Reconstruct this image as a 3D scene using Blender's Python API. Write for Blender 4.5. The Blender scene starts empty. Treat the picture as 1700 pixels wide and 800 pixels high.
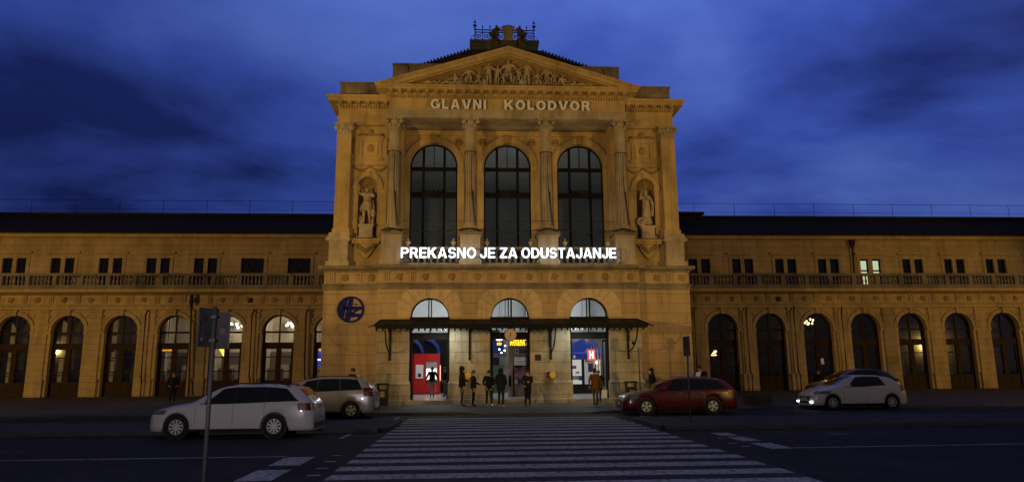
import bpy, bmesh, math, random
from mathutils import Matrix, Vector
R = math.radians
rnd = random.Random(7)
S = bpy.context.scene
COL = S.collection

# ------------------------------------------------------------------ camera
cam_d = bpy.data.cameras.new("camera")
cam_d.sensor_width = 36.0
cam_d.lens = 36.0 * 1156.09 / 1700.0
cam_d.clip_start = 0.1
cam_d.clip_end = 3000
cam = bpy.data.objects.new("camera", cam_d)
COL.objects.link(cam)
CAMP = Vector((-1.992, -36.733, 1.70))
pit, yaw, rol = R(10.668), R(3.318), R(0.461)
fwd = Vector((math.sin(yaw) * math.cos(pit), math.cos(yaw) * math.cos(pit), math.sin(pit)))
rgt = Vector((math.cos(yaw), -math.sin(yaw), 0))
upv = rgt.cross(fwd)
r2 = rgt * math.cos(rol) - upv * math.sin(rol)
u2 = upv * math.cos(rol) + rgt * math.sin(rol)
M4 = Matrix((r2, u2, -fwd)).transposed().to_4x4()
M4.translation = CAMP
cam.matrix_world = M4
S.camera = cam

# ------------------------------------------------------------------ view
S.view_settings.view_transform = 'Standard'
S.view_settings.look = 'None'
S.view_settings.exposure = 0.0
S.view_settings.gamma = 1.0
S.view_settings.use_curve_mapping = False
S.render.engine = 'CYCLES'
try:
    S.cycles.use_denoising = True
    S.cycles.max_bounces = 6
    S.cycles.transparent_max_bounces = 12
    S.cycles.sample_clamp_indirect = 3.0
    S.cycles.caustics_reflective = False
    S.cycles.caustics_refractive = False
except Exception:
    pass

# ------------------------------------------------------------------ dusk sky
W = bpy.data.worlds.new("World")
S.world = W
W.use_nodes = True
nt = W.node_tree
nt.nodes.clear()
def wn(t, **k):
    n = nt.nodes.new(t)
    for a, b in k.items():
        setattr(n, a, b)
    return n
def wl(a, b): nt.links.new(a, b)
tc = wn('ShaderNodeTexCoord')
sep = wn('ShaderNodeSeparateXYZ'); wl(tc.outputs['Generated'], sep.inputs[0])
zm = wn('ShaderNodeMath', operation='MAXIMUM'); wl(sep.outputs['Z'], zm.inputs[0]); zm.inputs[1].default_value = 0.0
za = wn('ShaderNodeMath', operation='ADD'); wl(zm.outputs[0], za.inputs[0]); za.inputs[1].default_value = 0.22
dx = wn('ShaderNodeMath', operation='DIVIDE'); wl(sep.outputs['X'], dx.inputs[0]); wl(za.outputs[0], dx.inputs[1])
dy = wn('ShaderNodeMath', operation='DIVIDE'); wl(sep.outputs['Y'], dy.inputs[0]); wl(za.outputs[0], dy.inputs[1])
cmb = wn('ShaderNodeCombineXYZ'); wl(dx.outputs[0], cmb.inputs[0]); wl(dy.outputs[0], cmb.inputs[1])
mp = wn('ShaderNodeMapping'); wl(cmb.outputs[0], mp.inputs[0])
mp.inputs['Location'].default_value = (0.55, 0.35, 3.1)
mp.inputs['Scale'].default_value = (0.8, 0.9, 1.0)
n1 = wn('ShaderNodeTexNoise'); wl(mp.outputs[0], n1.inputs['Vector'])
n1.inputs['Scale'].default_value = 1.25; n1.inputs['Detail'].default_value = 9; n1.inputs['Roughness'].default_value = 0.54; n1.inputs['Distortion'].default_value = 0.2
ramp = wn('ShaderNodeValToRGB'); wl(n1.outputs[0], ramp.inputs[0])
cr = ramp.color_ramp
cr.elements[0].position = 0.36; cr.elements[0].color = (0.012, 0.022, 0.130, 1)
cr.elements[1].position = 0.68; cr.elements[1].color = (0.085, 0.152, 0.52, 1)
e = cr.elements.new(0.50); e.color = (0.037, 0.074, 0.365, 1)
# brighter towards the gap in the clouds above the building, darker to the left and low down
mr = wn('ShaderNodeMapRange'); wl(sep.outputs['Z'], mr.inputs[0])
mr.inputs['From Min'].default_value = 0.10; mr.inputs['From Max'].default_value = 0.48
mr.inputs['To Min'].default_value = 0.60; mr.inputs['To Max'].default_value = 1.18
mrx = wn('ShaderNodeMapRange'); wl(sep.outputs['X'], mrx.inputs[0])
mrx.inputs['From Min'].default_value = -0.5; mrx.inputs['From Max'].default_value = 0.15
mrx.inputs['To Min'].default_value = 0.66; mrx.inputs['To Max'].default_value = 1.0
mm = wn('ShaderNodeMath', operation='MULTIPLY'); wl(mr.outputs[0], mm.inputs[0]); wl(mrx.outputs[0], mm.inputs[1])
sc = wn('ShaderNodeVectorMath', operation='SCALE'); wl(ramp.outputs[0], sc.inputs[0]); wl(mm.outputs[0], sc.inputs['Scale'])
# behind the viewer and overhead the overcast dusk is dimmer and greyer
back = wn('ShaderNodeMapRange'); wl(sep.outputs['Y'], back.inputs[0])
back.inputs['From Min'].default_value = 0.15; back.inputs['From Max'].default_value = 0.75
mix = wn('ShaderNodeMix', data_type='RGBA'); wl(back.outputs[0], mix.inputs[0])
mix.inputs[6].default_value = (0.041, 0.040, 0.058, 1)
wl(sc.outputs[0], mix.inputs[7])
bg = wn('ShaderNodeBackground'); wl(mix.outputs[2], bg.inputs[0]); bg.inputs[1].default_value = 1.0
wo = wn('ShaderNodeOutputWorld'); wl(bg.outputs[0], wo.inputs[0])

# ------------------------------------------------------------------ sodium street lamps of the square (behind the viewer) and an added car fill
def spot(name, loc, target, power, col, size=0.35, angle=70, blend=0.6):
    d = bpy.data.lights.new(name, 'SPOT')
    d.energy = power; d.color = col; d.shadow_soft_size = size
    d.spot_size = R(angle); d.spot_blend = blend
    o = bpy.data.objects.new(name, d); COL.objects.link(o)
    o.location = loc
    o.rotation_euler = (Vector(target) - Vector(loc)).to_track_quat('-Z', 'Y').to_euler()
    return o
def point(name, loc, power, col, size=0.2):
    d = bpy.data.lights.new(name, 'POINT')
    d.energy = power; d.color = col; d.shadow_soft_size = size
    o = bpy.data.objects.new(name, d); COL.objects.link(o); o.location = loc
    return o
def area(name, loc, rot, sx, sy, power, col):
    d = bpy.data.lights.new(name, 'AREA')
    d.shape = 'RECTANGLE'; d.size = sx; d.size_y = sy; d.energy = power; d.color = col
    o = bpy.data.objects.new(name, d); COL.objects.link(o); o.location = loc; o.rotation_euler = rot
    return o
SOD = (1.0, 0.63, 0.15)
spot("lamp_and_fill_light", (-21, -27, 4.5), (1, 0, 12.6), 13000, SOD, 0.3, 50, 0.5)
spot("lamp_and_fill_light", (22, -27, 4.5), (-1, 0, 12.4), 10000, SOD, 0.3, 50, 0.5)
spot("lamp_and_fill_light", (-6, -42, 2.3), (-2, -14, 0.9), 3000, (1.0, 0.84, 0.78), 0.4, 90, 0.5)  # added low neutral fill, no street lamp; brightens the car sides
spot("lamp_and_fill_light", (-48, -20, 4.5), (-21, 12, 9.0), 15000, SOD, 0.3, 62, 0.5)
spot("lamp_and_fill_light", (52, -20, 4.5), (22, 12, 9.0), 12500, SOD, 0.3, 62, 0.5)

# ------------------------------------------------------------------ mesh builder
class MB:
    def __init__(s):
        s.v = []; s.f = []; s.m = []; s.sm = []
    def add(s, vs, fs, m=0, smooth=False):
        o = len(s.v)
        s.v += [tuple(p) for p in vs]
        for f in fs:
            s.f.append([i + o for i in f]); s.m.append(m); s.sm.append(smooth)
    def box(s, x0, x1, y0, y1, z0, z1, m=0):
        s.add([(x0,y0,z0),(x1,y0,z0),(x1,y1,z0),(x0,y1,z0),(x0,y0,z1),(x1,y0,z1),(x1,y1,z1),(x0,y1,z1)],
              [(0,3,2,1),(4,5,6,7),(0,1,5,4),(1,2,6,5),(2,3,7,6),(3,0,4,7)], m)
    def quad(s, a, b, c, d, m=0): s.add([a,b,c,d], [(0,1,2,3)], m)
    def prism(s, poly, y0, y1, m=0):            # polygon in XZ pushed from y0 (front) to y1
        n = len(poly)
        vs = [(x,y0,z) for x,z in poly] + [(x,y1,z) for x,z in poly]
        fs = [tuple(range(n)), tuple(range(2*n-1, n-1, -1))]
        fs += [(i, i+n, (i+1)%n+n, (i+1)%n) for i in range(n)]
        s.add(vs, fs, m)
    def flat(s, poly, z0, z1, m=0):             # polygon in XY pushed from z0 to z1
        n = len(poly)
        vs = [(x,y,z0) for x,y in poly] + [(x,y,z1) for x,y in poly]
        fs = [tuple(range(n-1,-1,-1)), tuple(range(n, 2*n))]
        fs += [(i, (i+1)%n, (i+1)%n+n, i+n) for i in range(n)]
        s.add(vs, fs, m)
    def ring(s, cx, cz, r0, r1, y0, y1, a0=0, a1=180, n=24, m=0):   # arch band facing -Y
        for k in range(n):
            t0 = R(a0+(a1-a0)*k/n); t1 = R(a0+(a1-a0)*(k+1)/n)
            s.prism([(cx+r0*math.cos(t0),cz+r0*math.sin(t0)),(cx+r1*math.cos(t0),cz+r1*math.sin(t0)),
                     (cx+r1*math.cos(t1),cz+r1*math.sin(t1)),(cx+r0*math.cos(t1),cz+r0*math.sin(t1))], y0, y1, m)
    def lathe(s, prof, cx, cy, n=16, m=0, smooth=True, sx=1.0, sy=1.0, flute=0.0, a0=0.0):
        vs = []; fs = []
        for r, z in prof:
            for k in range(n):
                a = 2*math.pi*k/n + a0
                rr = r*(1-flute*(k % 2))
                vs.append((cx+sx*rr*math.cos(a), cy+sy*rr*math.sin(a), z))
        for i in range(len(prof)-1):
            for k in range(n):
                fs.append((i*n+k, i*n+(k+1)%n, (i+1)*n+(k+1)%n, (i+1)*n+k))
        fs.append(tuple(range(n-1,-1,-1))); fs.append(tuple(range((len(prof)-1)*n, len(prof)*n)))
        s.add(vs, fs, m, smooth)
    def disc(s, cx, cz, r, y0, y1, n=28, m=0):
        s.prism([(cx+r*math.cos(2*math.pi*k/n), cz+r*math.sin(2*math.pi*k/n)) for k in range(n)], y0, y1, m)
    def tube(s, pts, r, n=6, m=0, r1=None):
        pts = [Vector(p) for p in pts]
        rings = []
        for i, p in enumerate(pts):
            d = (pts[min(i+1,len(pts)-1)] - pts[max(i-1,0)])
            if d.length < 1e-9: d = Vector((0,0,1))
            d.normalize()
            a = d.cross(Vector((0,0,1)))
            if a.length < 1e-3: a = d.cross(Vector((1,0,0)))
            a.normalize(); b = d.cross(a)
            rr = r if r1 is None else r+(r1-r)*i/max(1,len(pts)-1)
            rings.append([p + a*rr*math.cos(2*math.pi*k/n) + b*rr*math.sin(2*math.pi*k/n) for k in range(n)])
        vs = [q for rg in rings for q in rg]; fs = []
        for i in range(len(pts)-1):
            for k in range(n):
                fs.append((i*n+k, i*n+(k+1)%n, (i+1)*n+(k+1)%n, (i+1)*n+k))
        fs.append(tuple(range(n-1,-1,-1))); fs.append(tuple(range((len(pts)-1)*n, len(pts)*n)))
        s.add(vs, fs, m, n > 4)
    def ball(s, c, rx, ry, rz, n=10, m=0):
        vs = []; fs = []; h = n//2+1
        for i in range(h+1):
            t = math.pi*i/h
            for k in range(n):
                a = 2*math.pi*k/n
                vs.append((c[0]+rx*math.sin(t)*math.cos(a), c[1]+ry*math.sin(t)*math.sin(a), c[2]+rz*math.cos(t)))
        for i in range(h):
            for k in range(n):
                fs.append((i*n+k, (i+1)*n+k, (i+1)*n+(k+1)%n, i*n+(k+1)%n))
        s.add(vs, fs, m, True)
    def sweep(s, path, prof, m=0, closed=False):   # path in XY, profile (outward offset, z); outward = right of travel
        P = [Vector((p[0],p[1])) for p in path]; n = len(P)
        def nrm(a, b):
            d = (b-a).normalized(); return Vector((d.y, -d.x))
        offs = []
        for i in range(n):
            if not closed and i == 0: o = nrm(P[0],P[1])
            elif not closed and i == n-1: o = nrm(P[-2],P[-1])
            else:
                a = nrm(P[i-1],P[i]); b = nrm(P[i],P[(i+1)%n])
                o = (a+b); o = o/ max(0.3, o.length_squared/2)
            offs.append(o)
        k = len(prof); vs = []; fs = []
        for i in range(n):
            for (w,z) in prof:
                q = P[i]+offs[i]*w; vs.append((q.x,q.y,z))
        for i in range(n if closed else n-1):
            j = (i+1)%n
            for t in range(k-1):
                fs.append((i*k+t, j*k+t, j*k+t+1, i*k+t+1))
        if not closed:
            fs.append(tuple(range(k))); fs.append(tuple(range((n-1)*k+k-1,(n-1)*k-1,-1)))
        s.add(vs, fs, m)
    def archwall(s, x0, x1, z0, z1, y0, y1, ops, m=0, n=20):
        # front sheet at y0 with openings (cx, half width, bottom, spring or head, arched) and reveals back to y1
        ops = sorted(ops); x = x0
        for (cx,hw,zb,zs,ar) in ops:
            a, b = cx-hw, cx+hw
            if a > x+1e-6: s.quad((x,y0,z0),(a,y0,z0),(a,y0,z1),(x,y0,z1), m)
            if zb > z0+1e-6: s.quad((a,y0,z0),(b,y0,z0),(b,y0,zb),(a,y0,zb), m); s.quad((a,y0,zb),(b,y0,zb),(b,y1,zb),(a,y1,zb), m)
            s.quad((a,y0,zb),(a,y0,zs),(a,y1,zs),(a,y1,zb), m); s.quad((b,y0,zs),(b,y0,zb),(b,y1,zb),(b,y1,zs), m)
            pts = [(cx-hw*math.cos(math.pi*k/n), zs+hw*math.sin(math.pi*k/n)) for k in range(n+1)] if ar else [(a,zs),(b,zs)]
            for (p,q) in zip(pts, pts[1:]):
                s.quad((p[0],y0,p[1]),(q[0],y0,q[1]),(q[0],y0,z1),(p[0],y0,z1), m)
                s.quad((p[0],y0,p[1]),(p[0],y1,p[1]),(q[0],y1,q[1]),(q[0],y0,q[1]), m)
            x = b
        if x1 > x+1e-6: s.quad((x,y0,z0),(x1,y0,z0),(x1,y0,z1),(x,y0,z1), m)
    def build(s, name, mats, parent=None, local=False, recalc=True):
        if not isinstance(mats, (list, tuple)): mats = [mats]
        L = WLOC.get(parent.name, (0,0,0)) if (parent and not local) else (0,0,0)
        me = bpy.data.meshes.new(name)
        me.from_pydata([(a-L[0],b-L[1],c-L[2]) for a,b,c in s.v], [], s.f)
        for mt in mats: me.materials.append(mt)
        me.polygons.foreach_set('material_index', s.m)
        me.polygons.foreach_set('use_smooth', s.sm)
        if recalc:
            bm = bmesh.new(); bm.from_mesh(me)
            bmesh.ops.recalc_face_normals(bm, faces=bm.faces)
            bm.to_mesh(me); bm.free()
        me.update()
        o = bpy.data.objects.new(name, me); COL.objects.link(o)
        if parent:
            o.parent = parent
            WLOC[o.name] = WLOC.get(parent.name, (0,0,0))
        else:
            WLOC[o.name] = (0,0,0)
        return o
WLOC = {}
def thing(name, label, cat, loc, group=None, rz=0, local=False):
    o = bpy.data.objects.new(name, None); COL.objects.link(o)
    o.location = loc; o.rotation_euler = (0,0,rz); o.empty_display_size = 0.2
    WLOC[o.name] = (0,0,0) if local else tuple(loc)
    o['label'] = label; o['category'] = cat
    if group: o['group'] = group
    return o
def tag(o, label, cat, group=None):
    o['label'] = label; o['category'] = cat
    if group: o['group'] = group
    return o
def struct(o): o['kind'] = 'structure'; return o

# ------------------------------------------------------------------ materials
def mat(name, col, rough=0.6, metal=0.0, noise=0.0, nscale=3.0, col2=None, bump=0.0, emit=None, estr=0.0, spec=0.5, coat=0.0, obj=False):
    m = bpy.data.materials.new(name); m.use_nodes = True
    t = m.node_tree; b = t.nodes['Principled BSDF']
    b.inputs['Base Color'].default_value = (*col, 1)
    b.inputs['Roughness'].default_value = rough; b.inputs['Metallic'].default_value = metal
    b.inputs['Specular IOR Level'].default_value = spec
    if coat: b.inputs['Coat Weight'].default_value = coat; b.inputs['Coat Roughness'].default_value = 0.05
    if emit: b.inputs['Emission Color'].default_value = (*emit,1); b.inputs['Emission Strength'].default_value = estr
    if col2 or noise or bump:
        if obj:
            tcn = t.nodes.new('ShaderNodeTexCoord'); vec = tcn.outputs['Object']
        else:
            g = t.nodes.new('ShaderNodeNewGeometry'); vec = g.outputs['Position']
        n = t.nodes.new('ShaderNodeTexNoise'); t.links.new(vec, n.inputs['Vector'])
        n.inputs['Scale'].default_value = nscale; n.inputs['Detail'].default_value = 6; n.inputs['Roughness'].default_value = 0.6
        rp = t.nodes.new('ShaderNodeValToRGB'); t.links.new(n.outputs[0], rp.inputs[0])
        c2 = col2 or tuple(c*(1-noise) for c in col)
        rp.color_ramp.elements[0].position = 0.35; rp.color_ramp.elements[0].color = (*c2,1)
        rp.color_ramp.elements[1].position = 0.62; rp.color_ramp.elements[1].color = (*col,1)
        t.links.new(rp.outputs[0], b.inputs['Base Color'])
        if bump:
            bp = t.nodes.new('ShaderNodeBump'); bp.inputs['Strength'].default_value = bump; bp.inputs['Distance'].default_value = 0.02
            n2 = t.nodes.new('ShaderNodeTexNoise'); t.links.new(vec, n2.inputs['Vector']); n2.inputs['Scale'].default_value = nscale*6; n2.inputs['Detail'].default_value = 4
            t.links.new(n2.outputs[0], bp.inputs['Height']); t.links.new(bp.outputs[0], b.inputs['Normal'])
    return m
def masonry(name, col, bw, bh, mortar=0.012, dark=0.55, stain=0.35, joint=True):
    """plaster or ashlar: large stains, streaks running down, coursed joints with a bump"""
    m = bpy.data.materials.new(name); m.use_nodes = True
    t = m.node_tree; b = t.nodes['Principled BSDF']; b.inputs['Roughness'].default_value = 0.85
    b.inputs['Specular IOR Level'].default_value = 0.2
    L = t.links.new; N = t.nodes.new
    g = N('ShaderNodeNewGeometry'); sp = N('ShaderNodeSeparateXYZ'); L(g.outputs['Position'], sp.inputs[0])
    ad = N('ShaderNodeMath'); ad.operation = 'ADD'; L(sp.outputs['X'], ad.inputs[0]); L(sp.outputs['Y'], ad.inputs[1])
    cb = N('ShaderNodeCombineXYZ'); L(ad.outputs[0], cb.inputs[0]); L(sp.outputs['Z'], cb.inputs[1])
    n1 = N('ShaderNodeTexNoise'); L(g.outputs['Position'], n1.inputs['Vector']); n1.inputs['Scale'].default_value = 0.5; n1.inputs['Detail'].default_value = 6; n1.inputs['Roughness'].default_value = 0.65
    mpv = N('ShaderNodeMapping'); L(g.outputs['Position'], mpv.inputs[0]); mpv.inputs['Scale'].default_value = (2.6, 2.6, 0.28)
    n2 = N('ShaderNodeTexNoise'); L(mpv.outputs[0], n2.inputs['Vector']); n2.inputs['Scale'].default_value = 1.0; n2.inputs['Detail'].default_value = 5; n2.inputs['Roughness'].default_value = 0.7
    r1 = N('ShaderNodeValToRGB'); L(n1.outputs[0], r1.inputs[0])
    r1.color_ramp.elements[0].position = 0.33; r1.color_ramp.elements[0].color = tuple(c*(1-stain) for c in col)+(1,)
    r1.color_ramp.elements[1].position = 0.6; r1.color_ramp.elements[1].color = (*col,1)
    r2 = N('ShaderNodeValToRGB'); L(n2.outputs[0], r2.inputs[0])
    r2.color_ramp.elements[0].position = 0.30; r2.color_ramp.elements[0].color = (0.62,0.60,0.58,1)
    r2.color_ramp.elements[1].position = 0.52; r2.color_ramp.elements[1].color = (1,1,1,1)
    mx = N('ShaderNodeMix'); mx.data_type = 'RGBA'; mx.blend_type = 'MULTIPLY'; mx.inputs[0].default_value = 0.8
    L(r1.outputs[0], mx.inputs[6]); L(r2.outputs[0], mx.inputs[7])
    out = mx.outputs[2]
    if joint:
        br = N('ShaderNodeTexBrick'); L(cb.outputs[0], br.inputs['Vector'])
        br.inputs['Scale'].default_value = 1.0; br.inputs['Brick Width'].default_value = bw; br.inputs['Row Height'].default_value = bh
        br.inputs['Mortar Size'].default_value = mortar; br.inputs['Mortar Smooth'].default_value = 0.3; br.inputs['Bias'].default_value = 0.0
        br.inputs['Color1'].default_value = (1,1,1,1); br.inputs['Color2'].default_value = (0.91,0.90,0.90,1); br.inputs['Mortar'].default_value = (dark,dark,dark,1)
        m2 = N('ShaderNodeMix'); m2.data_type = 'RGBA'; m2.blend_type = 'MULTIPLY'; m2.inputs[0].default_value = 1.0
        L(out, m2.inputs[6]); L(br.outputs['Color'], m2.inputs[7]); out = m2.outputs[2]
        bp = N('ShaderNodeBump'); bp.invert = True; bp.inputs['Strength'].default_value = 0.8; bp.inputs['Distance'].default_value = 0.03
        L(br.outputs['Fac'], bp.inputs['Height']); L(bp.outputs[0], b.inputs['Normal'])
    else:
        n3 = N('ShaderNodeTexNoise'); L(g.outputs['Position'], n3.inputs['Vector']); n3.inputs['Scale'].default_value = 14; n3.inputs['Detail'].default_value = 4
        bp = N('ShaderNodeBump'); bp.inputs['Strength'].default_value = 0.25; bp.inputs['Distance'].default_value = 0.02
        L(n3.outputs[0], bp.inputs['Height']); L(bp.outputs[0], b.inputs['Normal'])
    L(out, b.inputs['Base Color'])
    return m
def glass(name, tint=(0.8,0.85,0.85), refl=0.12, rough=0.03):
    m = bpy.data.materials.new(name); m.use_nodes = True
    t = m.node_tree; t.nodes.clear()
    o = t.nodes.new('ShaderNodeOutputMaterial'); mx = t.nodes.new('ShaderNodeMixShader')
    tr = t.nodes.new('ShaderNodeBsdfTransparent'); tr.inputs[0].default_value = (*tint,1)
    gl = t.nodes.new('ShaderNodeBsdfGlossy'); gl.inputs['Roughness'].default_value = rough
    lw = t.nodes.new('ShaderNodeFresnel'); lw.inputs[0].default_value = 1.5
    ad = t.nodes.new('ShaderNodeMath'); ad.operation = 'ADD'; ad.inputs[1].default_value = refl-0.04; t.links.new(lw.outputs[0], ad.inputs[0]); ad.use_clamp = True
    t.links.new(ad.outputs[0], mx.inputs[0]); t.links.new(tr.outputs[0], mx.inputs[1]); t.links.new(gl.outputs[0], mx.inputs[2]); t.links.new(mx.outputs[0], o.inputs[0])
    return m
def emis(name, col, s):
    m = bpy.data.materials.new(name); m.use_nodes = True
    t = m.node_tree; t.nodes.clear()
    o = t.nodes.new('ShaderNodeOutputMaterial'); e_ = t.nodes.new('ShaderNodeEmission')
    e_.inputs[0].default_value = (*col,1); e_.inputs[1].default_value = s; t.links.new(e_.outputs[0], o.inputs[0])
    return m
PLASTER = masonry('ochre_plaster', (0.50,0.35,0.165), 1.5, .5, joint=False)
ASHLAR = masonry('ochre_ashlar', (0.455,0.325,0.185), 1.35, 0.53, 0.008, 0.70, 0.22)
WINGP = masonry('wing_plaster', (0.53,0.37,0.175), 1.3, 0.42, 0.005, 0.92, 0.25)
WINGP2 = masonry('faded_wing_plaster', (0.40,0.285,0.15), 1.3, 0.42, 0.006, 0.85, 0.4)
STONE = masonry('pale_limestone', (0.44,0.36,0.27), 1.2, .6, stain=0.45, joint=False)
GREYST = masonry('weathered_stone', (0.26,0.21,0.155), 1.2, .6, stain=0.6, joint=False)
VOUS = masonry('voussoir_stone', (0.56,0.42,0.26), 1.2, .6, stain=0.25, joint=False)
PIERST = masonry('base_stone', (0.40,0.32,0.22), 1.15, 0.55, 0.010, 0.6, 0.45)
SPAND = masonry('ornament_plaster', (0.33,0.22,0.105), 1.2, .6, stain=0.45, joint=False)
ROOFM = mat('dark_roof_tiles', (0.030,0.026,0.025), 0.9, spec=0.1, noise=0.4, nscale=4, bump=0.4)
IRON = mat('dark_ironwork', (0.012,0.013,0.014), 0.8, 0.0, spec=0.15, noise=0.3, nscale=5)
WOODD = mat('dark_brown_joinery', (0.045,0.022,0.011), 0.7, spec=0.12, noise=0.4, nscale=6)
FRAMED = mat('black_window_frame', (0.014,0.011,0.010), 0.75, spec=0.12, noise=0.3, nscale=5)
LEAD = mat('grey_lead_sheet', (0.06,0.06,0.065), 0.6, 0.1, noise=0.4, nscale=2)
GLASS = glass('clear_glass', (0.85,0.88,0.88), 0.06)
GLASSH = glass('hall_glass', (0.62,0.64,0.64), 0.07, 0.05)
GLASSC = mat('sooty_canopy_glass', (0.020,0.019,0.018), 0.6, noise=.5, nscale=2, spec=.12)
PIPE = mat('brown_downpipe', (0.045,0.028,0.016), 0.8, 0.0, spec=0.15, noise=0.4, nscale=4)

exec_order = []
# ================================================================== GROUND
ASPH = mat('asphalt', (0.038,0.038,0.039), 0.85, spec=0.18, noise=0.5, nscale=0.9, bump=0.6)
PAVE = mat('paving', (0.095,0.088,0.083), 0.8, spec=0.2, noise=0.35, nscale=1.1, bump=0.3)
ISLE = mat('island_paving', (0.080,0.075,0.074), 0.85, spec=0.18, noise=0.35, nscale=1.5, bump=0.3)
KERB = mat('kerb_stone', (0.06,0.058,0.056), 0.8, noise=0.4, nscale=2, bump=0.2)
def paint(name, lo):
    m = bpy.data.materials.new(name); m.use_nodes = True
    t = m.node_tree; b = t.nodes['Principled BSDF']; b.inputs['Roughness'].default_value = 0.8; b.inputs['Specular IOR Level'].default_value = 0.2
    g = t.nodes.new('ShaderNodeNewGeometry')
    a = t.nodes.new('ShaderNodeTexNoise'); t.links.new(g.outputs['Position'], a.inputs[0]); a.inputs['Scale'].default_value = 1.1; a.inputs['Detail'].default_value = 8; a.inputs['Roughness'].default_value = 0.7
    r = t.nodes.new('ShaderNodeValToRGB'); t.links.new(a.outputs[0], r.inputs[0])
    r.color_ramp.elements[0].position = 0.30; r.color_ramp.elements[0].color = (lo,lo,lo,1)
    r.color_ramp.elements[1].position = 0.60; r.color_ramp.elements[1].color = (0.62,0.61,0.60,1)
    n2 = t.nodes.new('ShaderNodeTexNoise'); t.links.new(g.outputs['Position'], n2.inputs[0]); n2.inputs['Scale'].default_value = 9; n2.inputs['Detail'].default_value = 7
    r2 = t.nodes.new('ShaderNodeValToRGB'); t.links.new(n2.outputs[0], r2.inputs[0])
    r2.color_ramp.elements[0].position = 0.36; r2.color_ramp.elements[0].color = (.28,.28,.28,1); r2.color_ramp.elements[1].position = 0.50; r2.color_ramp.elements[1].color = (1,1,1,1)
    mx = t.nodes.new('ShaderNodeMix'); mx.data_type = 'RGBA'; mx.blend_type = 'MULTIPLY'; mx.inputs[0].default_value = 1
    t.links.new(r.outputs[0], mx.inputs[6]); t.links.new(r2.outputs[0], mx.inputs[7]); t.links.new(mx.outputs[2], b.inputs['Base Color'])
    return m
PAINT = paint('worn_road_paint', 0.36)
b = MB(); b.quad((-400,-400,0),(400,-400,0),(400,400,0),(-400,400,0)); struct(b.build('road', ASPH))
# station pavement: kerb along the bay, dropped at the crossing, rising gently to the wings
b = MB()
kl = [(-60,-7.15),(-4.6,-7.15),(9.2,-7.05),(11.6,-5.0),(60,-4.8)]
PZ = 0.12
def kline(x):
    for (a,c) in zip(kl, kl[1:]):
        if a[0] <= x <= c[0]: return a[1]+(c[1]-a[1])*(x-a[0])/(c[0]-a[0])
def kz(x):                                    # dropped kerb in front of the middle door
    d = abs(x-0.6)
    return 0.03 if d < 2.2 else (0.03+(PZ-0.03)*(d-2.2)/1.0 if d < 3.2 else PZ)
xs = [-60,-30,-9.85,-6.95,-5.5,-4.6,-3.5,-2.6,-1.6,0.6,2.8,3.8,5,6.95,9.2,9.85,11.6,20,30,60]
for a, c in zip(xs, xs[1:]):
    ya, yc = kline(a), kline(c); za, zc = kz(a), kz(c)
    b.quad((a,ya+.02,za),(c,yc+.02,zc),(c,-4.0,PZ),(a,-4.0,PZ))
    b.quad((a,-4.0,PZ),(c,-4.0,PZ),(c,0.6,PZ),(a,0.6,PZ))
    if c <= -9.8 or a >= 9.8: b.quad((a,0.6,PZ),(c,0.6,PZ),(c,12.2,0.36),(a,12.2,0.36))
struct(b.build('pavement', PAVE))
b = MB()
for a, c in zip(xs, xs[1:]):
    ya, yc = kline(a), kline(c); za, zc = kz(a)+.004, kz(c)+.004
    b.add([(a,ya-.12,0),(c,yc-.12,0),(c,yc-.12,zc),(a,ya-.12,za),(c,yc+.04,zc),(a,ya+.04,za)], [(0,1,2,3),(3,2,4,5)])
struct(b.build('kerb', KERB))
# refuge islands between the carriageways
def island(poly, name):
    b = MB(); b.flat(poly, 0.0, 0.115); o = struct(b.build(name, ISLE))
    k = MB(); n = len(poly)
    P = [Vector(p) for p in poly]
    for i in range(n):
        a, c = P[i], P[(i+1)%n]; d = (c-a).normalized(); q = Vector((d.y,-d.x))*0.14
        k.add([(a.x+q.x,a.y+q.y,0),(c.x+q.x,c.y+q.y,0),(c.x+q.x,c.y+q.y,.121),(a.x+q.x,a.y+q.y,.121),(c.x,c.y,.121),(a.x,a.y,.121)], [(0,1,2,3),(3,2,5,4) if False else (3,2,4,5)])
    struct(k.build('island_kerb', KERB))
island([(-60,-15.3),(-4.75,-15.3),(-4.55,-14.6),(-4.55,-11.9),(-5.0,-11.4),(-60,-11.4)], 'traffic_island')
island([(3.75,-15.7),(60,-15.2),(60,-11.3),(4.2,-11.6),(3.75,-12.2)], 'traffic_island')
b = MB()
for (x0,x1,y0,y1) in ((-9.2,-6.4,-24.6,-23.2),(6.2,9.5,-18.9,-17.2),(5.4,6.3,-25.2,-22.4),(-9.5,-7.5,-19.6,-18.7)): b.quad((x0,y0,.0015),(x1,y0+.1,.0015),(x1-.05,y1,.0015),(x0+.08,y1,.0015))
struct(b.build('road_patches', mat('patched_asphalt', (0.026,0.026,0.027), 0.8, spec=.25, noise=.3, nscale=3, bump=.4)))
b = MB(); b.quad((-4.46,-27,.002),(3.5,-27,.002),(3.5,-8.9,.002),(-4.46,-8.9,.002)); struct(b.build('crossing_light_patch', mat('light_painted_asphalt', (0.060,0.060,0.072), 0.85, spec=.18, noise=.4, nscale=1.3, bump=.5)))  # sheet over the road; its lighter colour stands in for extra light on the crossing
b = MB()
for k in range(17):
    y = -26.84+1.06*k
    if y > -8.9: break
    j = rnd.uniform(-.03,.03)
    b.quad((-4.40+j,y,.004),(3.45+j,y-.03,.004),(3.45+j,y+.53,.004),(-4.40+j,y+.56,.004))
struct(b.build('crosswalk_stripes', PAINT))
b = MB()
for y in (-22.75,-24.7): b.quad((-5.85,y,.004),(-5.25,y,.004),(-5.25,y+1.35,.004),(-5.85,y+1.35,.004))
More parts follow.
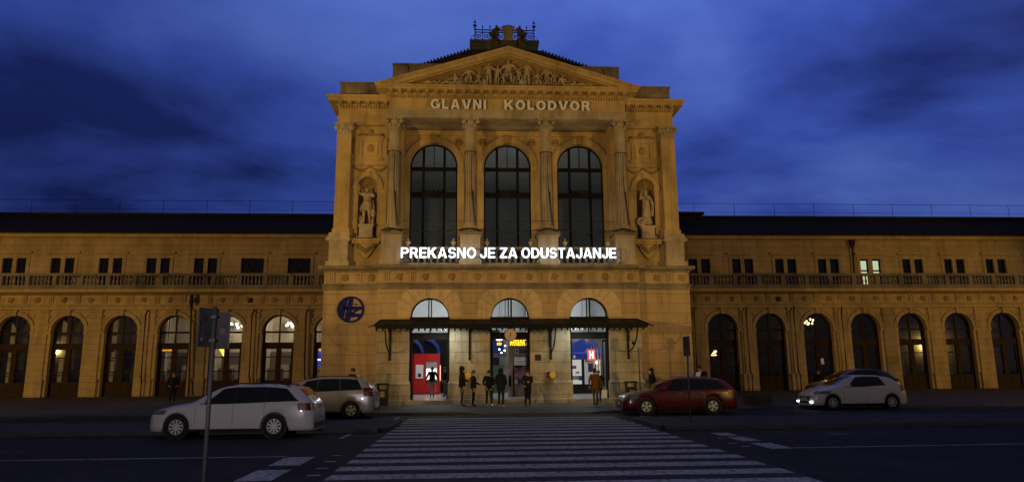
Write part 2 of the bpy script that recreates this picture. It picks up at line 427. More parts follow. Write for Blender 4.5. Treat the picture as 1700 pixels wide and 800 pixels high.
for (x,y,l) in ((4.62,-21.1,1.2),(4.62,-19.4,1.1),(4.62,-17.9,.85)): b.quad((x,y,.004),(x+.5,y,.004),(x+.5,y+l,.004),(x,y+l,.004))
b.quad((-60,-21.32,.0045),(-5.9,-21.32,.0045),(-5.9,-21.22,.0045),(-60,-21.22,.0045))
b.quad((5.15,-21.08,.0045),(60,-19.6,.0045),(60,-19.5,.0045),(5.15,-20.98,.0045))
b.quad((-5.55,-17.3,.004),(-5.45,-17.3,.004),(-5.4,-15.9,.004),(-5.5,-15.9,.004))
b.quad((-5.05,-11.2,.004),(-4.95,-11.2,.004),(-4.8,-8.4,.004),(-4.9,-8.4,.004))
b.quad((4.5,-11.2,.004),(4.6,-11.2,.004),(4.6,-9.2,.004),(4.5,-9.2,.004))
for (x,y) in ((-4.95,-21.3),(-4.9,-22.3),(-4.85,-23.3),(4.1,-19.9),(4.15,-20.6),(4.3,-18.6),(-4.8,-24.2)): b.quad((x,y,.004),(x+.22,y,.004),(x+.24,y+.12,.004),(x+.02,y+.12,.004))
struct(b.build('lane_markings', PAINT))
b = MB(); b.lathe([(.34,.001),(.34,.006),(.0,.007)],7.9,-17.8,20); struct(b.build('manhole_cover', mat('cast_iron_cover',(.10,.10,.10),.7,spec=.3,noise=.4,nscale=6)))

# ================================================================== STATION BUILDING
ST = thing('station_building', 'ochre neoclassical railway station with columned pavilion, pediment and two long arcaded wings', 'building', (0,5,PZ))
AC = (-4.21, 0.0, 4.21)
# ---- ground storey walls
b = MB()
b.archwall(-6.95,6.95,PZ-.1,7.2,0,0.6,[(c,1.05,PZ-.1,4.57,True) for c in AC])
for s in (-1,1):
    b.quad((s*6.95,0,0),(s*6.95,.5,0),(s*6.95,.5,7.2),(s*6.95,0,7.2))
    b.quad((s*6.95,.5,0),(s*9.85,.5,0),(s*9.85,.5,7.2),(s*6.95,.5,7.2))
    b.quad((s*9.85,.5,0),(s*9.85,16,0),(s*9.85,16,7.3),(s*9.85,.5,7.3))
b.flat([(-9.85,.5),(-6.95,.5),(-6.95,0),(6.95,0),(6.95,.5),(9.85,.5),(9.85,3),(-9.85,3)], 7.2, 7.3)
b.build('ground_storey_wall', ASHLAR, ST)
b = MB()
pl = [(0,PZ-.1),(.13,PZ-.1),(.13,PZ+.22),(.10,PZ+.25),(.10,1.16),(.05,1.27),(0,1.32)]
segs = [[(-9.85,9),(-9.85,.5),(-6.95,.5),(-6.95,0),(-5.28,0),(-5.28,.5)]]
for i in range(2): segs.append([(AC[i]+1.07,.5),(AC[i]+1.07,0),(AC[i+1]-1.07,0),(AC[i+1]-1.07,.5)])
segs.append([(5.28,.5),(5.28,0),(6.95,0),(6.95,.5),(9.85,.5),(9.85,9)])
for sg in segs: b = MB(); b.sweep(sg, pl); b.build('plinth', PIERST, ST)
b = MB()                                        # rougher bare stone piers round the doors, below the canopy
for (x0,x1) in ((-6.93,-5.28),(-3.14,-1.07),(1.07,3.14),(5.28,6.93)):
    b = MB(); b.box(x0,x1,-.035,.02,1.3,3.96); b.build('stone_pier', PIERST, ST)
b = MB()
for i in range(3):
    c = AC[i]; b = MB(); b.box(c-1.2,c+1.2,-.25,.45,PZ-.06,PZ+.20); b.build('door_step', PIERST, ST)
FR = [(-9.85,11),(-9.85,.5),(-6.95,.5),(-6.95,0),(6.95,0),(6.95,.5),(9.85,.5),(9.85,11)]
b = MB()
b.sweep(FR, [(0,7.0),(.06,7.02),(.07,7.08),(.18,7.12),(.24,7.15),(.27,7.17),(.30,7.28),(.27,7.33),(0,7.36)])
b.sweep(FR, [(0,6.05),(.045,6.07),(.045,6.24),(.085,6.28),(.085,6.36),(0,6.39)])
b.build('storey_cornice', GREYST, ST)
b = MB()                                        # frieze of triglyphs and worn rosettes
def frieze(b, x0, x1, y, z0, z1, step, seed):
    n = max(1,int((x1-x0)/step)); st = (x1-x0)/n; rr = random.Random(seed)
    for k in range(n):
        cx = x0+st*(k+.5); h = z1-z0
        if k % 2 == 0:
            for q in (-.11,0,.11): b.box(cx+q-.04,cx+q+.04,y-.045,y+.01,z0+.06,z1-.03)
            b.box(cx-.17,cx+.17,y-.06,y+.01,z1-.03,z1+.02)
        else:
            w = .17+rr.uniform(-.02,.03)
            b.ball((cx,y,(z0+z1)/2), w, .05, w, 8, 1)
            for q in range(4):
                a = q*math.pi/2+rr.uniform(0,1); b.ball((cx+.15*math.cos(a),y,(z0+z1)/2+.15*math.sin(a)), .07,.05,.07,6,1)
frieze(b,-6.85,6.85,0,6.42,6.98,.66,1); frieze(b,-9.8,-7.0,.5,6.42,6.98,.66,2); frieze(b,7.0,9.8,.5,6.42,6.98,.66,3)
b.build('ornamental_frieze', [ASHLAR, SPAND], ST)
# ---- voussoir stones round the three door arches
for c in AC:
    b = MB(); n = 11; r0 = 1.10
    def outer(a):
        ux, uz = math.cos(a), math.sin(a)
        t = min(1.72/max(abs(ux),1e-4), 1.46/max(uz,1e-4))
        if 0.35 < a < 1.0 or math.pi-1.0 < a < math.pi-.35: t = min(t, 1.86)
        return (c+ux*t, 4.57+uz*t)
    for k in range(n):
        a0 = math.pi*k/n+.008; a1 = math.pi*(k+1)/n-.008; am = (a0+a1)/2
        b.prism([(c+r0*math.cos(a0),4.57+r0*math.sin(a0)), outer(a0), outer(am), outer(a1), (c+r0*math.cos(a1),4.57+r0*math.sin(a1)), (c+r0*math.cos(am),4.57+r0*math.sin(am))], -.03,.03)
    b.ring(c,4.57,1.0,1.12,-.05,.2,0,180,24)
    b.build('arch_voussoirs', VOUS, ST)
# ---- glazed entrance in each door arch
for i, c in enumerate(AC):
    b = MB()
    b.ring(c,4.57,.95,1.06,.30,.42,0,180,24); b.box(c-1.05,c+1.05,.30,.42,4.48,4.60)
    b.box(c-.10,c-.04,.31,.41,4.6,5.54); b.box(c+.04,c+.10,.31,.41,4.6,5.54)
    b.box(c-1.05,c+1.05,.28,.46,3.42,3.78)
    b.box(c-1.05,c-.94,.29,.45,.3,4.48); b.box(c+.94,c+1.05,.29,.45,.3,4.48)
    b.box(c-.03,c+.03,.31,.41,3.78,4.48)
    f = b.build('entrance', FRAMED, ST)
    p = MB(); p.quad((c-.98,.36,3.78),(c+.98,.36,3.78),(c+.98,.36,4.5),(c-.98,.36,4.5))
    pts = [(c+.98*math.cos(math.pi*k/20),.36,4.57+.98*math.sin(math.pi*k/20)) for k in range(21)]
    p.add(pts,[tuple(range(21))]); p.build('fanlight_pane', GLASS, f)
    for s in (-1,1):                             # doors folded back against the jambs
        d = MB(); x = c+s*.92
        for (y0,y1,z0,z1) in ((.46,.54,.34,3.4),(1.32,1.4,.34,3.4),(.54,1.32,3.28,3.4),(.54,1.32,.34,.62),(.54,1.32,1.3,1.38)):
            d.box(x-.025,x+.025,y0,y1,z0,z1)
        dl = d.build('door_leaf', FRAMED, f)
        d = MB(); d.quad((x,.54,.62),(x,1.32,.62),(x,1.32,3.28),(x,.54,3.28)); d.build('pane', GLASS, dl)
# ---- upper storey walls
b = MB()
UC = (-4.22, 0.03, 4.28)
b.archwall(-5.85,5.85,7.3,15.7,2.2,2.65,[(c,1.36,7.45,13.45,True) for c in UC], n=28)
for s in (-1,1):
    b.quad((s*5.85,1.0,7.3),(s*5.85,2.2,7.3),(s*5.85,2.2,15.7),(s*5.85,1.0,15.7))
    x0, x1 = sorted((s*5.85,s*9.5))
    b.archwall(x0,x1,7.3,16.6,1.0,1.04,[(s*7.77,.52,8.92,11.9,True)])
    b.quad((s*9.5,1.0,7.3),(s*9.5,16,7.3),(s*9.5,16,16.7),(s*9.5,1.0,16.7))
b.quad((-9.5,15.9,7.3),(9.5,15.9,7.3),(9.5,15.9,16.7),(-9.5,15.9,16.7))
b.build('upper_storey_wall', PLASTER, ST)
for s in (-1,1):
    b = MB(); cx = s*7.77; n = 12; vs=[]; fs=[]     # niche: half cylinder with a quarter dome
    for iz, z in enumerate((8.92,9.8,10.8,11.9)):
        for k in range(n+1):
            a = math.pi*k/n; vs.append((cx+.52*math.cos(a),1.04+.5*math.sin(a),z))
    for q in range(1,7):
        ph = math.pi/2*q/6
        for k in range(n+1):
            a = math.pi*k/n; vs.append((cx+.52*math.cos(a),1.04+.5*math.sin(a)*math.cos(ph),11.9+.52*math.sin(a)*math.sin(ph)))
    rows = len(vs)//(n+1)
    for r in range(rows-1):
        for k in range(n): fs.append((r*(n+1)+k,r*(n+1)+k+1,(r+1)*(n+1)+k+1,(r+1)*(n+1)+k))
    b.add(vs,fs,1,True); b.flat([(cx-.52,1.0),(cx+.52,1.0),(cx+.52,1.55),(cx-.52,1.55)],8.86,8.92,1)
    b.ring(cx,11.9,.54,.74,.93,1.02,0,180,20); b.ring(cx,11.9,.74,.80,.90,1.02,0,180,20)
    for q in (-1,1): b.box(cx+q*.67-.17,cx+q*.67+.17,.92,1.02,11.72,11.9)
    b.box(cx-.14,cx+.14,.86,1.0,12.42,12.72)
    # corbel shelf
    b.box(cx-.82,cx+.82,.62,1.02,8.74,8.88); b.box(cx-.74,cx+.74,.7,1.02,8.62,8.74)
    b.prism([(cx-.6,8.62),(cx+.6,8.62),(cx+.36,8.2),(cx+.1,7.86),(cx-.1,7.86),(cx-.36,8.2)], .82,1.02)
    for q in range(7): b.ball((cx-.42+.14*q,.82,8.5-.3*(1-abs(q-3)/3)),.11,.09,.14,8,1)
    b.build('statue_niche', [PLASTER, SPAND], ST)
    b = MB()                                      # framed tablet above the niche
    cx = s*7.68
    b.box(cx-.72,cx+.72,.93,1.02,14.62,14.76); b.box(cx-.66,cx+.66,.95,1.02,14.52,14.62)
    b.box(cx-.60,cx-.46,.95,1.02,13.48,14.52); b.box(cx+.46,cx+.60,.95,1.02,13.48,14.52); b.box(cx-.70,cx+.70,.93,1.02,13.36,13.48)
    b.box(cx-.40,cx+.40,.97,1.02,13.6,14.45)
    for q in (-.45,.45): b.ball((cx+q,.98,14.84),.3,.08,.1,8,1)
    b.ball((cx,.97,14.98),.14,.1,.2,8,1); b.ball((cx,.97,14.05),.2,.05,.25,8,1)
    b.build('carved_tablet', [PLASTER, SPAND], ST)
    b = MB()                                      # festoon swags and drops
    b.box(s*7.7-.95,s*7.7+.95,.97,1.02,13.05,13.1)
    for q in (-1,1):
        c0 = s*7.7+q*.48
        for k in range(9):
            t = k/8; b.ball((c0-.4+.8*t,.98,12.98-.22*math.sin(math.pi*t)),.07+.03*math.sin(math.pi*t),.05,.06+.03*math.sin(math.pi*t),6)
        for k in range(6): b.ball((s*7.7+q*.93,.98,14.6-.16*k),.08-.006*k,.05,.08,6)
    b.build('festoon', SPAND, ST)
    # corner pilaster, pedestal and its capital
    b = MB(); x0,x1 = sorted((s*8.71,s*9.5))
    b.box(x0,x1,.62,1.0,9.15,14.75); xa,xb = sorted((s*8.64,s*9.57)); b.box(xa,xb,.58,1.0,9.15,9.4)
    pp = b.build('corner_pilaster', PLASTER, ST)
    b = MB(); xm = s*9.105
    b.box(x0-.03,x1+.03,.58,1.0,14.72,14.8); b.box(x0-.12,x1+.12,.48,1.0,15.26,15.36)
    b.prism([(xm-.36,14.8),(xm+.36,14.8),(xm+.46,15.26),(xm-.46,15.26)],.56,1.0)
    for q in (-1,1): b.ball((xm+q*.42,.56,15.12),.15,.12,.15,10); b.ball((xm+q*.16,.55,14.95),.12,.08,.14,8)
    b.ball((xm,.52,15.2),.12,.1,.12,8); b.ball((xm,.56,14.92),.1,.07,.13,8)
    b.build('capital', STONE, pp)
    b = MB(); x0,x1 = sorted((s*8.66,s*9.66))
    b.box(x0,x1,.45,1.0,7.34,8.7); xa,xb = sorted((s*8.55,s*9.84)); b.box(xa,xb,.36,1.0,8.74,8.86)
    xa,xb = sorted((s*8.6,s*9.76)); b.box(xa,xb,.40,1.0,8.68,8.74); b.box(xa,xb,.42,1.0,8.86,9.0); xa,xb = sorted((s*8.58,s*9.7)); b.box(xa,xb,.44,1.0,9.0,9.15)
    xa,xb = sorted((s*8.58,s*9.8)); b.box(xa,xb,.38,1.0,7.32,7.6)
    b.build('corner_pedestal', GREYST if False else STONE, ST)
# ---- portico back wall trim
for c in UC:
    b = MB(); b.ring(c,13.45,1.37,1.62,2.10,2.22,0,180,32); b.ring(c,13.45,1.62,1.70,2.06,2.22,0,180,32)
    b.prism([(c-.13,14.75),(c+.13,14.75),(c+.2,15.3),(c-.2,15.3)],1.98,2.2,1); b.ball((c,1.98,15.1),.13,.1,.18,8,1)
    for s in (-1,1):
        b.box(c+s*1.53-.17,c+s*1.53+.17,2.06,2.4,13.2,13.45) if abs(c+s*1.53)<5.8 else None
        b.box(c+s*1.53-.14,c+s*1.53+.14,2.10,2.4,13.05,13.2) if abs(c+s*1.53)<5.8 else None
        cx = c+s*1.42
        if abs(cx)<5.6:
            b.ring(cx,14.88,.16,.24,2.12,2.22,0,360,14,1); b.ball((cx,2.16,14.88),.1,.08,.1,8,1)
            for q in range(4): b.ball((cx-s*.1*q*.5,2.17,14.5-.12*q),.07,.05,.08,6,1)
    b.build('window_archivolt', [PLASTER, SPAND], ST)
b = MB(); b.sweep([(-5.85,2.2),(5.85,2.2)],[(0,15.25),(.1,15.28),(.12,15.36),(.22,15.42),(.22,15.5),(0,15.52)])
b.build('portico_moulding', [PLASTER], ST)
# ---- three tall arched windows
for c in UC:
    b = MB(); y0,y1 = 2.42,2.54
    b.ring(c,13.45,1.28,1.37,y0,y1,0,180,28)
    b.box(c-1.36,c-1.28,y0,y1,7.45,13.45); b.box(c+1.28,c+1.36,y0,y1,7.45,13.45)
    for m_ in (-.6,.6):
        zt = 13.45+math.sqrt(1.3**2-.36); b.box(c+m_-.07,c+m_+.07,y0-.02,y1,7.45,zt)
    b.box(c-.02,c+.02,y0,y1,13.4,14.74)
    b.box(c-1.3,c+1.3,y0-.03,y1+.02,13.22,13.42); b.box(c-1.3,c+1.3,y0-.06,y1+.02,11.62,11.92)
    for q in range(5): b.ball((c-.5+.25*q,y0-.05,11.98),.11,.04,.12-.02*(q%2),6)
    b.box(c-1.3,c+1.3,y0,y1,7.45,7.7)
    f = b.build('arched_window', FRAMED, ST)
    p = MB(); pts = [(c-1.3,2.48,7.5),(c+1.3,2.48,7.5)]+[(c+1.3*math.cos(math.pi*k/24),2.48,13.45+1.3*math.sin(math.pi*k/24)) for k in range(25)]
    p.add(pts,[tuple(range(len(pts)))]); p.build('pane', GLASSH, f)
# ---- columns on pedestals
CX = (-6.30,-2.10,2.10,6.30)
for x in CX:
    b = MB(); b.box(x-.53,x+.53,-.06,.98,7.34,8.92); b.box(x-.60,x+.60,-.13,1.02,7.34,7.58)
    b.box(x-.58,x+.58,-.11,1.0,8.86,8.96); b.box(x-.66,x+.66,-.19,1.05,8.96,9.1,1); b.box(x-.6,x+.6,-.13,1.02,9.1,9.2,1)
    b.build('column_pedestal', [STONE, GREYST], ST)
    b = MB(); cy = .45
    b.lathe([(.44,9.2),(.44,9.26),(.46,9.29),(.46,9.33),(.40,9.38),(.38,9.42),(.42,9.45),(.42,9.5),(.36,9.54)],x,cy,24)
    prof = [(.345-.055*max(0,(t-.3)/.7)**1.4, 9.54+5.5*t) for t in [k/10 for k in range(11)]]
    b.lathe(prof,x,cy,48,0,False,flute=.03); b.lathe([(.30,15.0),(.325,15.02),(.325,15.06),(.29,15.08)],x,cy,24)
    for zz in (11.45,13.3): b.lathe([(.352,zz-.006),(.354,zz),(.352,zz+.006)],x,cy,24)
    co = b.build('column', STONE, ST)
    b = MB(); b.lathe([(.29,15.06),(.31,15.2),(.34,15.35),(.40,15.46)],x,cy,20)
    b.flat([(x-.46,cy-.46),(x-.15,cy-.38),(x+.15,cy-.38),(x+.46,cy-.46),(x+.46,cy+.46),(x-.46,cy+.46)],15.48,15.58)
    for sx in (-1,1):
        for sy in (-1,1):
            b.ball((x+sx*.38,cy+sy*.38,15.37),.13,.13,.12,10); b.ball((x+sx*.25,cy+sy*.25,15.2),.09,.09,.12,8)
    for k in range(8):
        a = k*math.pi/4; b.ball((x+.32*math.cos(a),cy+.32*math.sin(a),15.15),.075,.075,.11,6)
    b.ball((x,cy-.4,15.5),.09,.08,.09,8)
    b.build('capital', STONE, co)
# ---- balustrade between the pedestals, with urns
b = MB()
for (x0,x1) in ((-5.75,-2.65),(-1.55,1.55),(2.65,5.75)):
    b.box(x0,x1,.3,.62,7.34,7.5); b.box(x0,x1,.28,.64,8.2,8.36)
    n = 9
    for k in range(n):
        x = x0+(x1-x0)*(k+.5)/n
        b.lathe([(.07,7.5),(.05,7.56),(.1,7.72),(.08,7.85),(.045,8.02),(.07,8.12),(.07,8.2)],x,.46,8)
bl = b.build('balustrade', GREYST, ST)
for x in (-5.45,-3.0,-1.2,1.2,3.05,5.45):
    b = MB(); b.lathe([(.12,8.36),(.05,8.42),(.06,8.46),(.15,8.6),(.16,8.66),(.08,8.7),(.05,8.74),(.07,8.8),(.02,8.86)],x,.46,10)
    b.build('urn', STONE, bl)
# ---- main entablature, cornice and pediment
b = MB()
b.box(-6.6,6.6,.08,2.25,15.58,15.96,1); b.box(-6.62,6.62,.06,2.2,15.78,15.97,1)
b.box(-6.6,6.6,.10,2.25,15.97,17.0)
MP = [(-6.6,1.2),(-6.6,.1),(6.6,.1),(6.6,1.2)]
b.sweep(MP,[(0,15.95),(.09,15.97),(.11,16.03),(0,16.06)],1)
prof = [(0,16.64),(.04,16.68),(.04,16.84),(.12,16.87),(.12,17.0),(.60,17.02),(.60,17.14),(.66,17.16),(.72,17.22),(.72,17.25),(0,17.3)]
b.sweep(MP,prof)
def dents(b, x0, x1, y, z0, z1, step, w, d):
    n = int(round((x1-x0)/step))
    for k in range(n):
        x = x0+(x1-x0)*(k+.5)/n; b.box(x-w/2,x+w/2,y-d,y,z0,z1)
dents(b,-6.6,6.6,.06,16.70,16.84,.15,.09,.09)
def mods(b, x0, x1, y, z0, z1, n, w, d):
    for k in range(n):
        x = x0+(x1-x0)*k/(n-1)
        b.add([(x-w/2,y,z0-.03),(x+w/2,y,z0-.03),(x+w/2,y,z1),(x-w/2,y,z1),(x-w/2,y-d,z1-.08),(x+w/2,y-d,z1-.08),(x+w/2,y-d,z1),(x-w/2,y-d,z1)],
              [(0,4,5,1),(4,7,6,5),(0,3,7,4),(1,5,6,2)])
mods(b,-6.5,6.5,-.02,16.90,17.02,27,.2,.44)
for s in (-1,1):
    for y in (.35,.75): b.box(min(s*6.72,s*7.16),max(s*6.72,s*7.16),y-.1,y+.1,16.9,17.02)
b.build('entablature', [PLASTER, STONE], ST)
b = MB()
sl = (19.53-17.27)/7.32
def rake(y0,y1,t0,t1,xo):
    for s in (-1,1):
        zc0 = 19.53-t0; zc1 = 19.53-t1
        xa = (zc0-17.26)/sl; xb = (zc1-17.26)/sl
        b.prism([(0,zc0),(s*min(xa,xo),max(17.26,zc0-sl*xo)),(s*min(xb,xo),max(17.26,zc1-sl*xo)) ,(0,zc1)], y0,y1)
rake(-.64,.9,-.04,.07,7.4); rake(-.60,.9,.07,.13,7.3); rake(-.54,.9,.13,.34,7.3); rake(-.40,.9,.34,.40,7.3)
for s in (-1,1):
    b.box(min(s*6.9,s*7.34),max(s*6.9,s*7.34),-.62,.9,17.25,17.3)
ped = b.build('pediment', PLASTER, ST)
b = MB(); b.prism([(-6.6,17.25),(6.6,17.25),(0,19.35)],.3,.9); b.box(-6.0,6.0,-.05,.3,17.28,17.5)
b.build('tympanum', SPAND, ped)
# side bay entablatures
for s in (-1,1):
    b = MB(); x0,x1 = sorted((s*6.3,s*9.5)); b.box(x0,x1,.8,1.3,15.36,16.7); b.quad((s*9.5,.8,15.36),(s*9.5,12,15.36),(s*9.5,12,16.7),(s*9.5,.8,16.7))
    SP = [(-9.5,12),(-9.5,.8),(-6.6,.8)] if s < 0 else [(6.6,.8),(9.5,.8),(9.5,12)]
    b.sweep(SP,[(0,15.72),(.05,15.75),(.07,15.82),(0,15.85)])
    b.sweep(SP,[(0,15.36),(.03,15.38),(.03,15.48),(0,15.5)])
    b.sweep(SP,[(0,16.26),(.04,16.30),(.04,16.46),(.1,16.48),(.1,16.58),(.5,16.60),(.5,16.76),(.57,16.79),(.63,16.88),(.63,16.92),(0,16.96)])
    dents(b,x0,x1,.76,16.32,16.46,.15,.09,.09); mods(b,s*6.85,s*9.35,.7,16.5,16.6,6,.2,.36)
    b.build('side_entablature', PLASTER, ST)
for s in (-1,1):
    b = MB(); x0,x1 = sorted((s*6.4,s*9.55)); b.box(x0,x1,1.3,2.0,16.9,18.05); b.box(x0-.05,x1+.05,1.25,2.05,18.02,18.12)
    x0,x1 = sorted((s*3.0,s*6.6)); b.box(x0,x1,1.5,2.2,17.2,19.3); b.box(x0-.06,x1+.06,1.44,2.26,19.3,19.4)
    x0,x1 = sorted((s*5.75,s*6.62)); b.box(x0,x1,1.4,2.3,17.2,19.24)
    b.build('parapet', GREYST, ST)
# ---- pavilion roof, lantern base, iron cresting
b = MB()
def fr(x0,x1,y0,y1,z0,X0,X1,Y0,Y1,z1):
    b.add([(x0,y0,z0),(x1,y0,z0),(x1,y1,z0),(x0,y1,z0),(X0,Y0,z1),(X1,Y0,z1),(X1,Y1,z1),(X0,Y1,z1)],[(0,1,5,4),(1,2,6,5),(2,3,7,6),(3,0,4,7),(4,5,6,7),(0,3,2,1)])
fr(-5.4,5.4,2.6,14,19.75,-2.1,2.1,3.0,9,21.1); b.box(-9.4,9.4,1.6,15.5,16.7,17.1)
for s in (-1,1):
    for k in range(16):
        t = k/16; b.box(s*(5.3-3.2*t)-.06,s*(5.3-3.2*t)+.06,2.62+.4*t,2.8+.4*t,19.78+1.32*t,19.90+1.32*t)
rf = b.build('roof', ROOFM, ST)
b = MB(); b.box(-2.1,2.0,3.0,8.5,20.9,21.58); b.box(-2.18,2.08,2.92,8.6,21.58,21.72)
b.build('roof_platform', LEAD, rf)
b = MB(); y = 3.1
for z in (21.78,22.28,22.44): b.box(-1.85,1.78,y-.025,y+.025,z-.025,z+.025)
k = -1.85
while k < 1.79:
    b.tube([(k,y,21.72),(k,y,22.62)],.022,5); b.ball((k,y,22.66),.05,.05,.08,6)
    cx = k+.225; cz = 22.03
    if k < 1.7:
        b.ring(cx,cz,.08,.115,y-.015,y+.015,0,360,12)
        for a in range(4):
            t = math.pi/4+a*math.pi/2; b.tube([(cx+.1*math.cos(t),y,cz+.1*math.sin(t)),(cx+.27*math.cos(t),y,cz+.27*math.sin(t))],.018,4)
        b.tube([(cx-.22,y,cz),(cx+.22,y,cz)],.014,4)
    k += .4525
for x in (-1.87,1.78):
    b.tube([(x,y,21.7),(x,y,23.1)],.035,6,0,.012)
    for z,r in ((22.5,.07),(22.72,.1),(22.95,.08),(23.1,.04)): b.ball((x,y,z),r,r,r*.7,8)
    for s in (-1,1): b.tube([(x+s*.02,y,22.6),(x+s*.13,y,22.72),(x+s*.07,y,22.82)],.015,4)
    for s in (-1,1): b.tube([(x+s*.02,y,22.1),(x+s*.2,y,21.95),(x+s*.22,y,21.75)],.018,4)
b.build('iron_cresting', IRON, rf)

# ================================================================== WINGS (still the station building)
AL = [-15.07-3.445*k for k in range(-1,13)]
AR = [12.12+3.44*k for k in range(0,15)]
def wing(cs, x0, x1, sgn):
    Y0 = 11.5
    b = MB(); b.archwall(x0,x1,.2,7.2,Y0,Y0+.5,[(c,1.06,.2,4.60,True) for c in cs if x0 < c-1.06 and c+1.06 < x1])
    b.flat([(x0,10.75),(x1,10.75),(x1,16.2),(x0,16.2)],7.22,7.36)
    b.build('arcade_wall', WINGP, ST)
    b = MB()
    edges = sorted(cs)
    piers = [ (a+c)/2 for a,c in zip(edges,edges[1:])]+[edges[0]-1.72,edges[-1]+1.72]
    for p in piers:
        b = MB(); b.box(p-.42,p+.42,Y0-.07,Y0+.02,1.5,5.86); b.box(p-.48,p+.48,Y0-.13,Y0+.02,.2,1.3); b.box(p-.50,p+.50,Y0-.16,Y0+.02,1.3,1.48)
        b.box(p-.46,p+.46,Y0-.11,Y0+.02,5.86,6.02); b.box(p-.40,p+.40,Y0-.09,Y0,5.6,5.68)
        b.build('arcade_pilaster', [WINGP if rnd.random() < .6 else WINGP2], ST)
    for c in cs:
        b = MB()
        b.ring(c,4.60,1.08,1.27,Y0-.06,Y0+.02,0,180,22); b.ring(c,4.60,1.27,1.33,Y0-.1,Y0+.02,0,180,22)
        for s in (-1,1): b.box(c+s*1.19-.13,c+s*1.19+.13,Y0-.1,Y0+.02,4.42,4.60); b.ball((c+s*1.28,Y0,5.6),.15,.06,.15,8,1)
        b.prism([(c-.07,5.62),(c+.07,5.62),(c+.12,6.02),(c-.12,6.02)],Y0-.16,Y0)
        b.build('arch_moulding', [WINGP, SPAND], ST)
    b = MB(); PT = [(x0,Y0),(x1,Y0)]
    b.sweep(PT,[(0,6.02),(.2,6.04),(.2,6.2),(.26,6.24),(.26,6.32),(0,6.36)])
    b.sweep(PT,[(0,7.0),(.1,7.03),(.3,7.08),(.34,7.1),(.72,7.14),(.74,7.3),(.8,7.36),(0,7.4)])
    frieze(b,x0,x1,Y0-.02,6.4,6.98,.86,int(x1*10))
    b.build('arcade_cornice', [WINGP, SPAND], ST)
    # balustrade of the terrace
    b = MB(); yb = 10.95
    b.box(x0,x1,yb-.15,yb+.15,7.38,7.62); b.box(x0,x1,yb-.14,yb+.14,8.24,8.42)
    L = abs(x1-x0); n = int(L/.245); st = L/n
    pr = [c+q for c in cs for q in (-.86,.86)]
    for k in range(n):
        x = x0+st*(k+.5)
        if min(abs(x-q) for q in pr) < .16: continue
        b.lathe([(.075,7.62),(.075,7.66),(.045,7.7),(.09,7.84),(.075,7.95),(.04,8.08),(.07,8.18),(.07,8.24)],x,yb,6,0,True)
    for q in pr:
        if x0+.1 < q < x1-.1: b.box(q-.13,q+.13,yb-.13,yb+.13,7.6,8.25)
    b.build('terrace_balustrade', GREYST, ST)
    # set-back upper storey
    Y1 = 16.0
    wc = [(c+ (0.06 if sgn < 0 else .1)) for c in cs]
    b = MB(); b.archwall(x0,x1,7.3,12.0,Y1,Y1+.3,[(c,.84,8.0,10.27,False) for c in wc if x0 < c-.84 and c+.84 < x1])
    b.build('upper_wing_wall', WINGP, ST)
    b = MB(); PT = [(x0,Y1),(x1,Y1)]
    for c in wc:
        b = MB()
        for s in (-1,1): b.box(c+s*.96-.12,c+s*.96+.12,Y1-.05,Y1+.02,7.4,10.27)
        b.box(c-1.08,c+1.08,Y1-.052,Y1+.02,10.27,10.5); b.box(c-1.2,c+1.2,Y1-.16,Y1+.02,10.6,10.74)
        b.build('window_surround', WINGP, ST)
    b = MB()
    b.sweep(PT,[(0,11.15),(.06,11.17),(.06,11.25),(0,11.27)])
    b.sweep(PT,[(0,11.62),(.08,11.66),(.1,11.76),(.35,11.82),(.38,11.98),(.48,12.06),(.48,12.14),(0,12.2)])
    b.build('upper_wing_trim', WINGP, ST)
    for i, c in enumerate(wc):
        twin = sgn > 0 or c < -20.5
        lit = sgn > 0 and 28 < c < 31
        b = MB()
        if twin: b.box(c-.15,c+.15,Y1-.02,Y1+.25,8.0,10.27,1)
        for (u,v) in (((c-.84,c-.15),(c+.15,c+.84)) if twin else ((c-.84,c),(c,c+.84))):
            b.box(u,u+.1,Y1+.12,Y1+.2,8.0,10.27); b.box(v-.1,v,Y1+.12,Y1+.2,8.0,10.27)
            b.box(u,v,Y1+.12,Y1+.2,10.15,10.27); b.box(u,v,Y1+.12,Y1+.2,9.30,9.42); b.box(u,v,Y1+.12,Y1+.2,8.0,8.25)
        f = b.build('terrace_window', [WOODD if not twin else FRAMED, WINGP], ST)
        p = MB(); p.quad((c-.84,Y1+.17,8.05),(c+.84,Y1+.17,8.05),(c+.84,Y1+.17,10.2),(c-.84,Y1+.17,10.2)); p.build('pane', LITP if lit else DARKG, f)
    # roof, ridge rail
    b = MB(); b.add([(x0,15.5,12.12),(x1,15.5,12.12),(x1,20,14.42),(x0,20,14.42),(x1,28,12),(x0,28,12)],[(0,1,2,3),(3,2,4,5)])
    b.box(x0,x1,15.44,15.56,12.05,12.17); b.box(x0,x1,19.9,20.1,14.4,14.62)
    if sgn > 0:
        b.box(13.8,17.2,18.6,19.2,14.45,14.65); b.add([(15.2,18.0,13.45),(18.0,18.0,13.45),(18.0,18.7,13.95),(15.2,18.7,13.95)],[(0,1,2,3)])
    r = b.build('wing_roof', ROOFM, ST)
    b = MB(); n = int(L/3.4)
    for k in range(n+1): b.tube([(x0+L*k/n,20,14.5),(x0+L*k/n,20,15.72)],.02,4)
    b.tube([(x0,20,15.70),(x1,20,15.66)],.018,4); b.tube([(x0,20,14.95),(x1,20,14.95)],.01,4)
    b.build('roof_railing', IRON, r)
